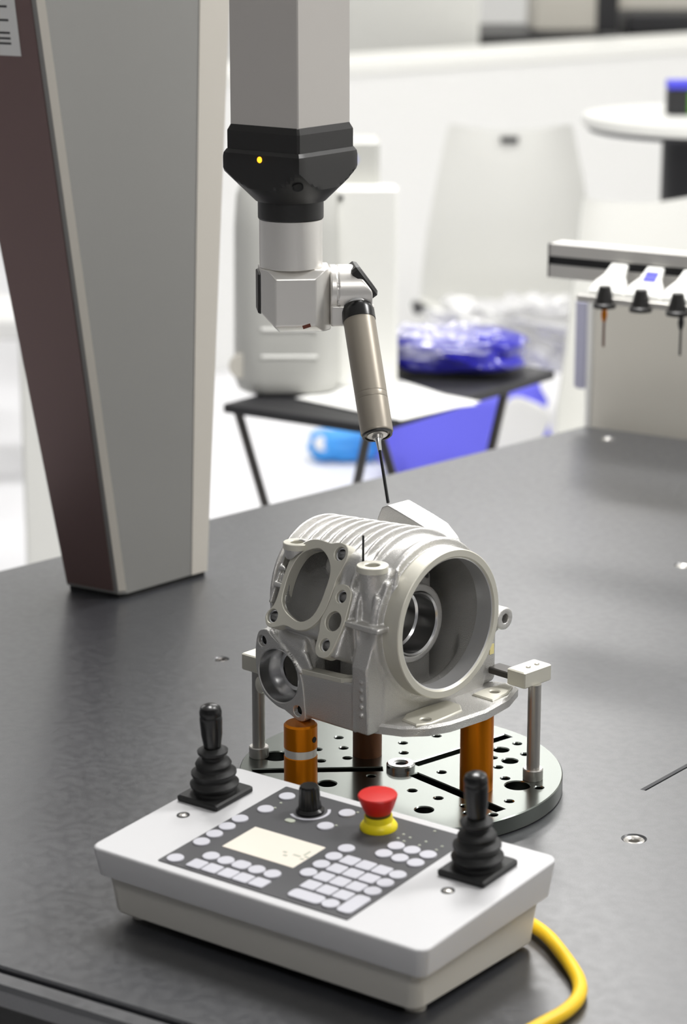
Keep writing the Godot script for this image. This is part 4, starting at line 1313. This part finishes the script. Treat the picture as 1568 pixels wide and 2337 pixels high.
func background() -> void:
	# low white counter wall across the back
	var dl := Vector3(1.294, 0, -1.064).normalized()
	var nl := Vector3(-dl.z, 0, dl.x)
	if nl.z < 0.0: nl = -nl
	var ct := thing("counter", "long white counter running across the back of the hall", "counter", Vector3(0.024, FLOOR, -6.016))
	ct.basis = Basis(dl, Vector3.UP, nl)
	part("front", MB.new().box(Vector3(3.4, 0.96, 0.14), 0.004, atp(0.6, 0.48, -0.09)), M.white, ct)
	part("worktop", MB.new().box(Vector3(3.44, 0.045, 0.36), 0.006, atp(0.6, 0.9775, -0.19)), M.white_gloss, ct)
	# dark desk behind it, with equipment
	var dk := thing("dark_desk", "dark grey desk behind the white counter, at the top of the picture", "desk", Vector3(1.25, FLOOR, -8.15))
	part("carcass", MB.new().box(Vector3(1.35, 0.93, 0.6), 0.01, atp(0, 0.465, 0)), M.dark, dk)
	part("top", MB.new().box(Vector3(1.45, 0.05, 0.7), 0.008, atp(0, 0.955, 0)), M.black, dk)
	var lo := thing("low_bench", "low black bench end beside the dark desk", "bench", Vector3(0.50, FLOOR, -7.42))
	part("top", MB.new().box(Vector3(0.5, 0.05, 0.4), 0.006, atp(0, 0.895, 0)), M.black, lo)
	part("side", MB.new().box(Vector3(0.46, 0.87, 0.36), 0.004, atp(0, 0.435, 0)), M.dark, lo)
	var eq := thing("grey_machine", "grey boxy machine standing on the left of the dark desk", "machine", Vector3(0.93, 0.23, -8.0))
	part("body", MB.new().box(Vector3(0.30, 0.35, 0.35), 0.02, atp(0, 0.175, 0)), M.panel, eq)
	part("dark_front", MB.new().box(Vector3(0.09, 0.33, 0.02), 0.004, atp(0.16, 0.17, 0.172)), M.dark, eq)
	var eq2 := thing("equipment_case", "black equipment case standing on the right of the dark desk", "case", Vector3(1.42, 0.23, -8.0))
	part("body", MB.new().box(Vector3(0.5, 0.085, 0.4), 0.012, atp(0, 0.0425, 0)), M.dark, eq2)
	part("lid", MB.new().box(Vector3(0.5, 0.3, 0.03), 0.008, atp(0, 0.22, -0.15)), M.panel, eq2)
	var pn := thing("grey_partition", "pale grey partition panel standing behind the counter, right of the arm", "partition", Vector3(0.14, FLOOR, -7.0))
	part("panel", MB.new().box(Vector3(0.75, 1.9, 0.06), 0.01, atp(0, 0.95, 0)), M.grey_white, pn)
	part("foot", MB.new().box(Vector3(0.6, 0.02, 0.4), 0.005, atp(0, 0.01, 0)), M.panel, pn)
	# chairs
	var ch := shell_chair("white shell chair with a dark grip slot, facing the camera at the centre right", Vector3(0.50, FLOOR, -4.78), -0.02)
	ch.scale.y = 0.968
	var c2 := shell_chair("white shell chair half hidden behind the stylus rack, in front of the round table", Vector3(0.80, FLOOR, -2.95), 0.35)
	c2.get_node("handle_slot").free()
	var wr := thing("plastic_wrap", "crumpled clear plastic wrap heaped on the seat of the white chair", "plastic wrap", Vector3(0.50, FLOOR + 0.37, -4.54))
	part("sheet", blob(Vector3(0.22, 0.065, 0.13), 5, 0.7, 0.22, 1.6, 56, 34, 0.8), M.wrap, wr)
	# high round table
	var rt := thing("round_table", "round white bar table on a black column at the right edge", "table", Vector3(0.92, FLOOR, -3.8))
	part("tabletop", MB.new().lathe([Vector2(0.0001, 1.015), Vector2(0.30, 1.015), Vector2(0.315, 1.020), Vector2(0.318, 1.033), Vector2(0.314, 1.045), Vector2(0.0001, 1.045)], 72), M.white_gloss, rt)
	part("edge_band", MB.new().lathe([Vector2(0.0001, 1.006), Vector2(0.300, 1.006), Vector2(0.308, 1.0155), Vector2(0.0001, 1.0155)], 72), M.dark, rt)
	part("column", MB.new().lathe([Vector2(0.0001, 0.02), Vector2(0.115, 0.02), Vector2(0.115, 1.01), Vector2(0.0001, 1.01)], 40), M.dark, rt)
	part("foot", MB.new().lathe([Vector2(0.0001, 0.0), Vector2(0.26, 0.0), Vector2(0.25, 0.015), Vector2(0.12, 0.025), Vector2(0.0001, 0.025)], 48), M.dark, rt)
	var tin := thing("drink_carton", "small dark carton with a blue top and green side on the round table", "carton", Vector3(0.845, FLOOR + 1.045, -3.82))
	part("body", MB.new().box(Vector3(0.06, 0.065, 0.05), 0.004, atp(0, 0.0325, 0)), M.dark, tin)
	part("blue_top", MB.new().box(Vector3(0.062, 0.022, 0.052), 0.003, atp(0, 0.075, 0)), M.print_blue, tin)
	part("green_side", MB.new().box(Vector3(0.03, 0.06, 0.052), 0.002, atp(0.036, 0.030, 0.002)), M.green, tin)
	# folding table with the white unit, paper and wrapped bag
	var ft := thing("folding_table", "black folding table with crossed legs behind the granite table", "table", Vector3(0.08, 0, -2.05))
	var q := [Vector2(0.05, -1.723), Vector2(0.403, -2.197), Vector2(0.155, -2.40), Vector2(-0.215, -1.90)]
	var tp := PackedVector2Array()
	for p in q:
		tp.append(Vector2(p.x - 0.08, -(p.y + 2.05)))
	part("tabletop", MB.new().prism(tp, [], -0.046, -0.030, 0.002, frame(Vector3.ZERO, Vector3.RIGHT, Vector3.FORWARD, Vector3.UP)), M.dark, ft)
	for p in [[Vector3(-0.035, -0.045, 0.25), Vector3(-0.16, -0.75, 0.0)], [Vector3(-0.02, -0.045, 0.27), Vector3(0.18, -0.75, 0.16)], [Vector3(0.22, -0.045, -0.02), Vector3(0.07, -0.75, 0.0)], [Vector3(-0.27, -0.045, 0.14), Vector3(-0.09, -0.75, 0.02)]]:
		part("leg", MB.new().tube(p, 0.0085, 12), M.leg_dark, ft)
	var wu := thing("white_unit", "white rounded appliance with a tall back part standing on the black folding table", "appliance", Vector3(-0.068, -0.030, -2.03))
	var rings := []
	for y in [[0.0, 0.075], [0.008, 0.088], [0.03, 0.095], [0.30, 0.092], [0.36, 0.088], [0.39, 0.075], [0.40, 0.05]]:
		var r := PackedVector3Array()
		for p in G.rect(y[1] * 2.05, y[1] * 1.7, y[1] * 0.6, 8):
			r.append(Vector3(p.x - 0.035, y[0], p.y))
		rings.append(r)
	part("rounded_body", MB.new().loft(rings), M.white_unit, wu)
	part("back_tower", MB.new().box(Vector3(0.12, 0.45, 0.10), 0.008, atp(0.075, 0.225, -0.10)), M.white_unit, wu)
	part("side_door", MB.new().box(Vector3(0.115, 0.37, 0.06), 0.006, atp(0.110, 0.185, -0.03)), M.white_gloss, wu)
	part("logo", MB.new().lathe([Vector2(0.0001, 0.0), Vector2(0.010, 0.0), Vector2(0.010, 0.001), Vector2(0.0001, 0.001)], 20, along(Vector3(0.085, 0.415, -0.0505), Vector3(0.085, 0.415, 1.0))), M.print_soft, wu)
	part("button", MB.new().lathe([Vector2(0.0001, 0.0), Vector2(0.005, 0.0), Vector2(0.004, 0.003), Vector2(0.0001, 0.003)], 16, along(Vector3(0.063, 0.352, 0.0), Vector3(0.063, 0.352, 1.0))), M.dark, wu)
	for y in [0.075, 0.125]:
		part("grip_groove", MB.new().box(Vector3(0.10, 0.006, 0.004), 0.001, atp(-0.03, y, 0.0795)), M.white_gloss, wu)
	part("wheel", MB.new().lathe([Vector2(0.0001, -0.005), Vector2(0.022, -0.005), Vector2(0.022, 0.005), Vector2(0.0001, 0.005)], 28, along(Vector3(-0.118, 0.055, 0.060), Vector3(-0.118, 0.055, 1.0))), M.panel, wu)
	var pa := thing("paper_sheet", "white paper sheets lying on the front corner of the black folding table", "paper", Vector3(0.08, -0.0295, -1.93))
	for k in 2:
		part("sheet", MB.new().box(Vector3(0.21, 0.0012, 0.26), 0, Transform3D(Basis(Vector3.UP, 0.55 + 0.25 * k), Vector3(0.0, 0.0008 + 0.0013 * k, -0.01 + 0.02 * k))), M.white, pa)
	var bb := thing("wrapped_bag", "deep blue folded bag in clear wrap lying on the black folding table", "bag", Vector3(0.217, 0.013, -2.19), -0.1)
	part("fabric", blob(Vector3(0.132, 0.040, 0.095), 9, 0.16, 0.10, 0.9, 56, 32, 0.6), M.blue, bb)
	part("clear_wrap", blob(Vector3(0.105, 0.036, 0.080), 21, 0.35, 0.2, 0.5, 56, 32, 0.7), M.wrap_clear, bb, atp(-0.030, 0.010, 0.022))
	# bags on the floor beyond
	var cb := thing("carrier_bag", "blue carrier bag with a white panel, on the floor under the folding table", "bag", Vector3(0.34, FLOOR, -4.25), 0.15)
	part("sack", blob(Vector3(0.235, 0.14, 0.09), 4, 0.14, 0.15, 1.0, 48, 28, 0.5), M.bag, cb, atp(0, 0.14, 0))
	part("white_panel", blob(Vector3(0.070, 0.085, 0.012), 8, 0.05, 0.1, 1.0, 32, 20, 0.5), M.white, cb, Transform3D(Basis(Vector3.BACK, -0.45), Vector3(0.135, 0.145, 0.088)))
	var lb := thing("light_blue_bag", "small light blue plastic bag with a round hole, lying on the white floor", "bag", Vector3(-0.01, FLOOR, -4.42), 0.1)
	part("pouch", blob(Vector3(0.11, 0.045, 0.06), 13, 0.25, 0.15, 1.0, 40, 24, 0.7), M.cyan, lb, atp(0.02, 0.045, 0))
	part("hole", MB.new().lathe([Vector2(0.0001, 0), Vector2(0.022, 0), Vector2(0.022, 0.004), Vector2(0.0001, 0.004)], 24, along(Vector3(-0.058, 0.062, 0.052), Vector3(-0.058, 0.5, 1.0))), M.white, lb)
	# pale boards at the far left
	var pl := thing("pale_pillar", "pale square pillar behind the machine column at the left edge", "pillar", Vector3(-0.66, FLOOR, -2.95))
	part("shaft", MB.new().box(Vector3(0.11, 2.6, 0.11), 0.006, atp(0, 1.3, 0)), M.grey_white, pl)
	part("plinth", MB.new().box(Vector3(0.13, 0.05, 0.13), 0.004, atp(0, 0.025, 0)), M.white, pl)
	var be := thing("white_bench", "long low white bench far behind at the left edge", "bench", Vector3(-1.15, FLOOR, -4.4))
	part("seat", MB.new().box(Vector3(0.9, 0.06, 0.4), 0.01, atp(0, 0.42, 0)), M.white, be)
	for s in [-0.4, 0.4]:
		part("leg", MB.new().box(Vector3(0.06, 0.39, 0.36), 0.006, atp(s, 0.195, 0)), M.grey_white, be)
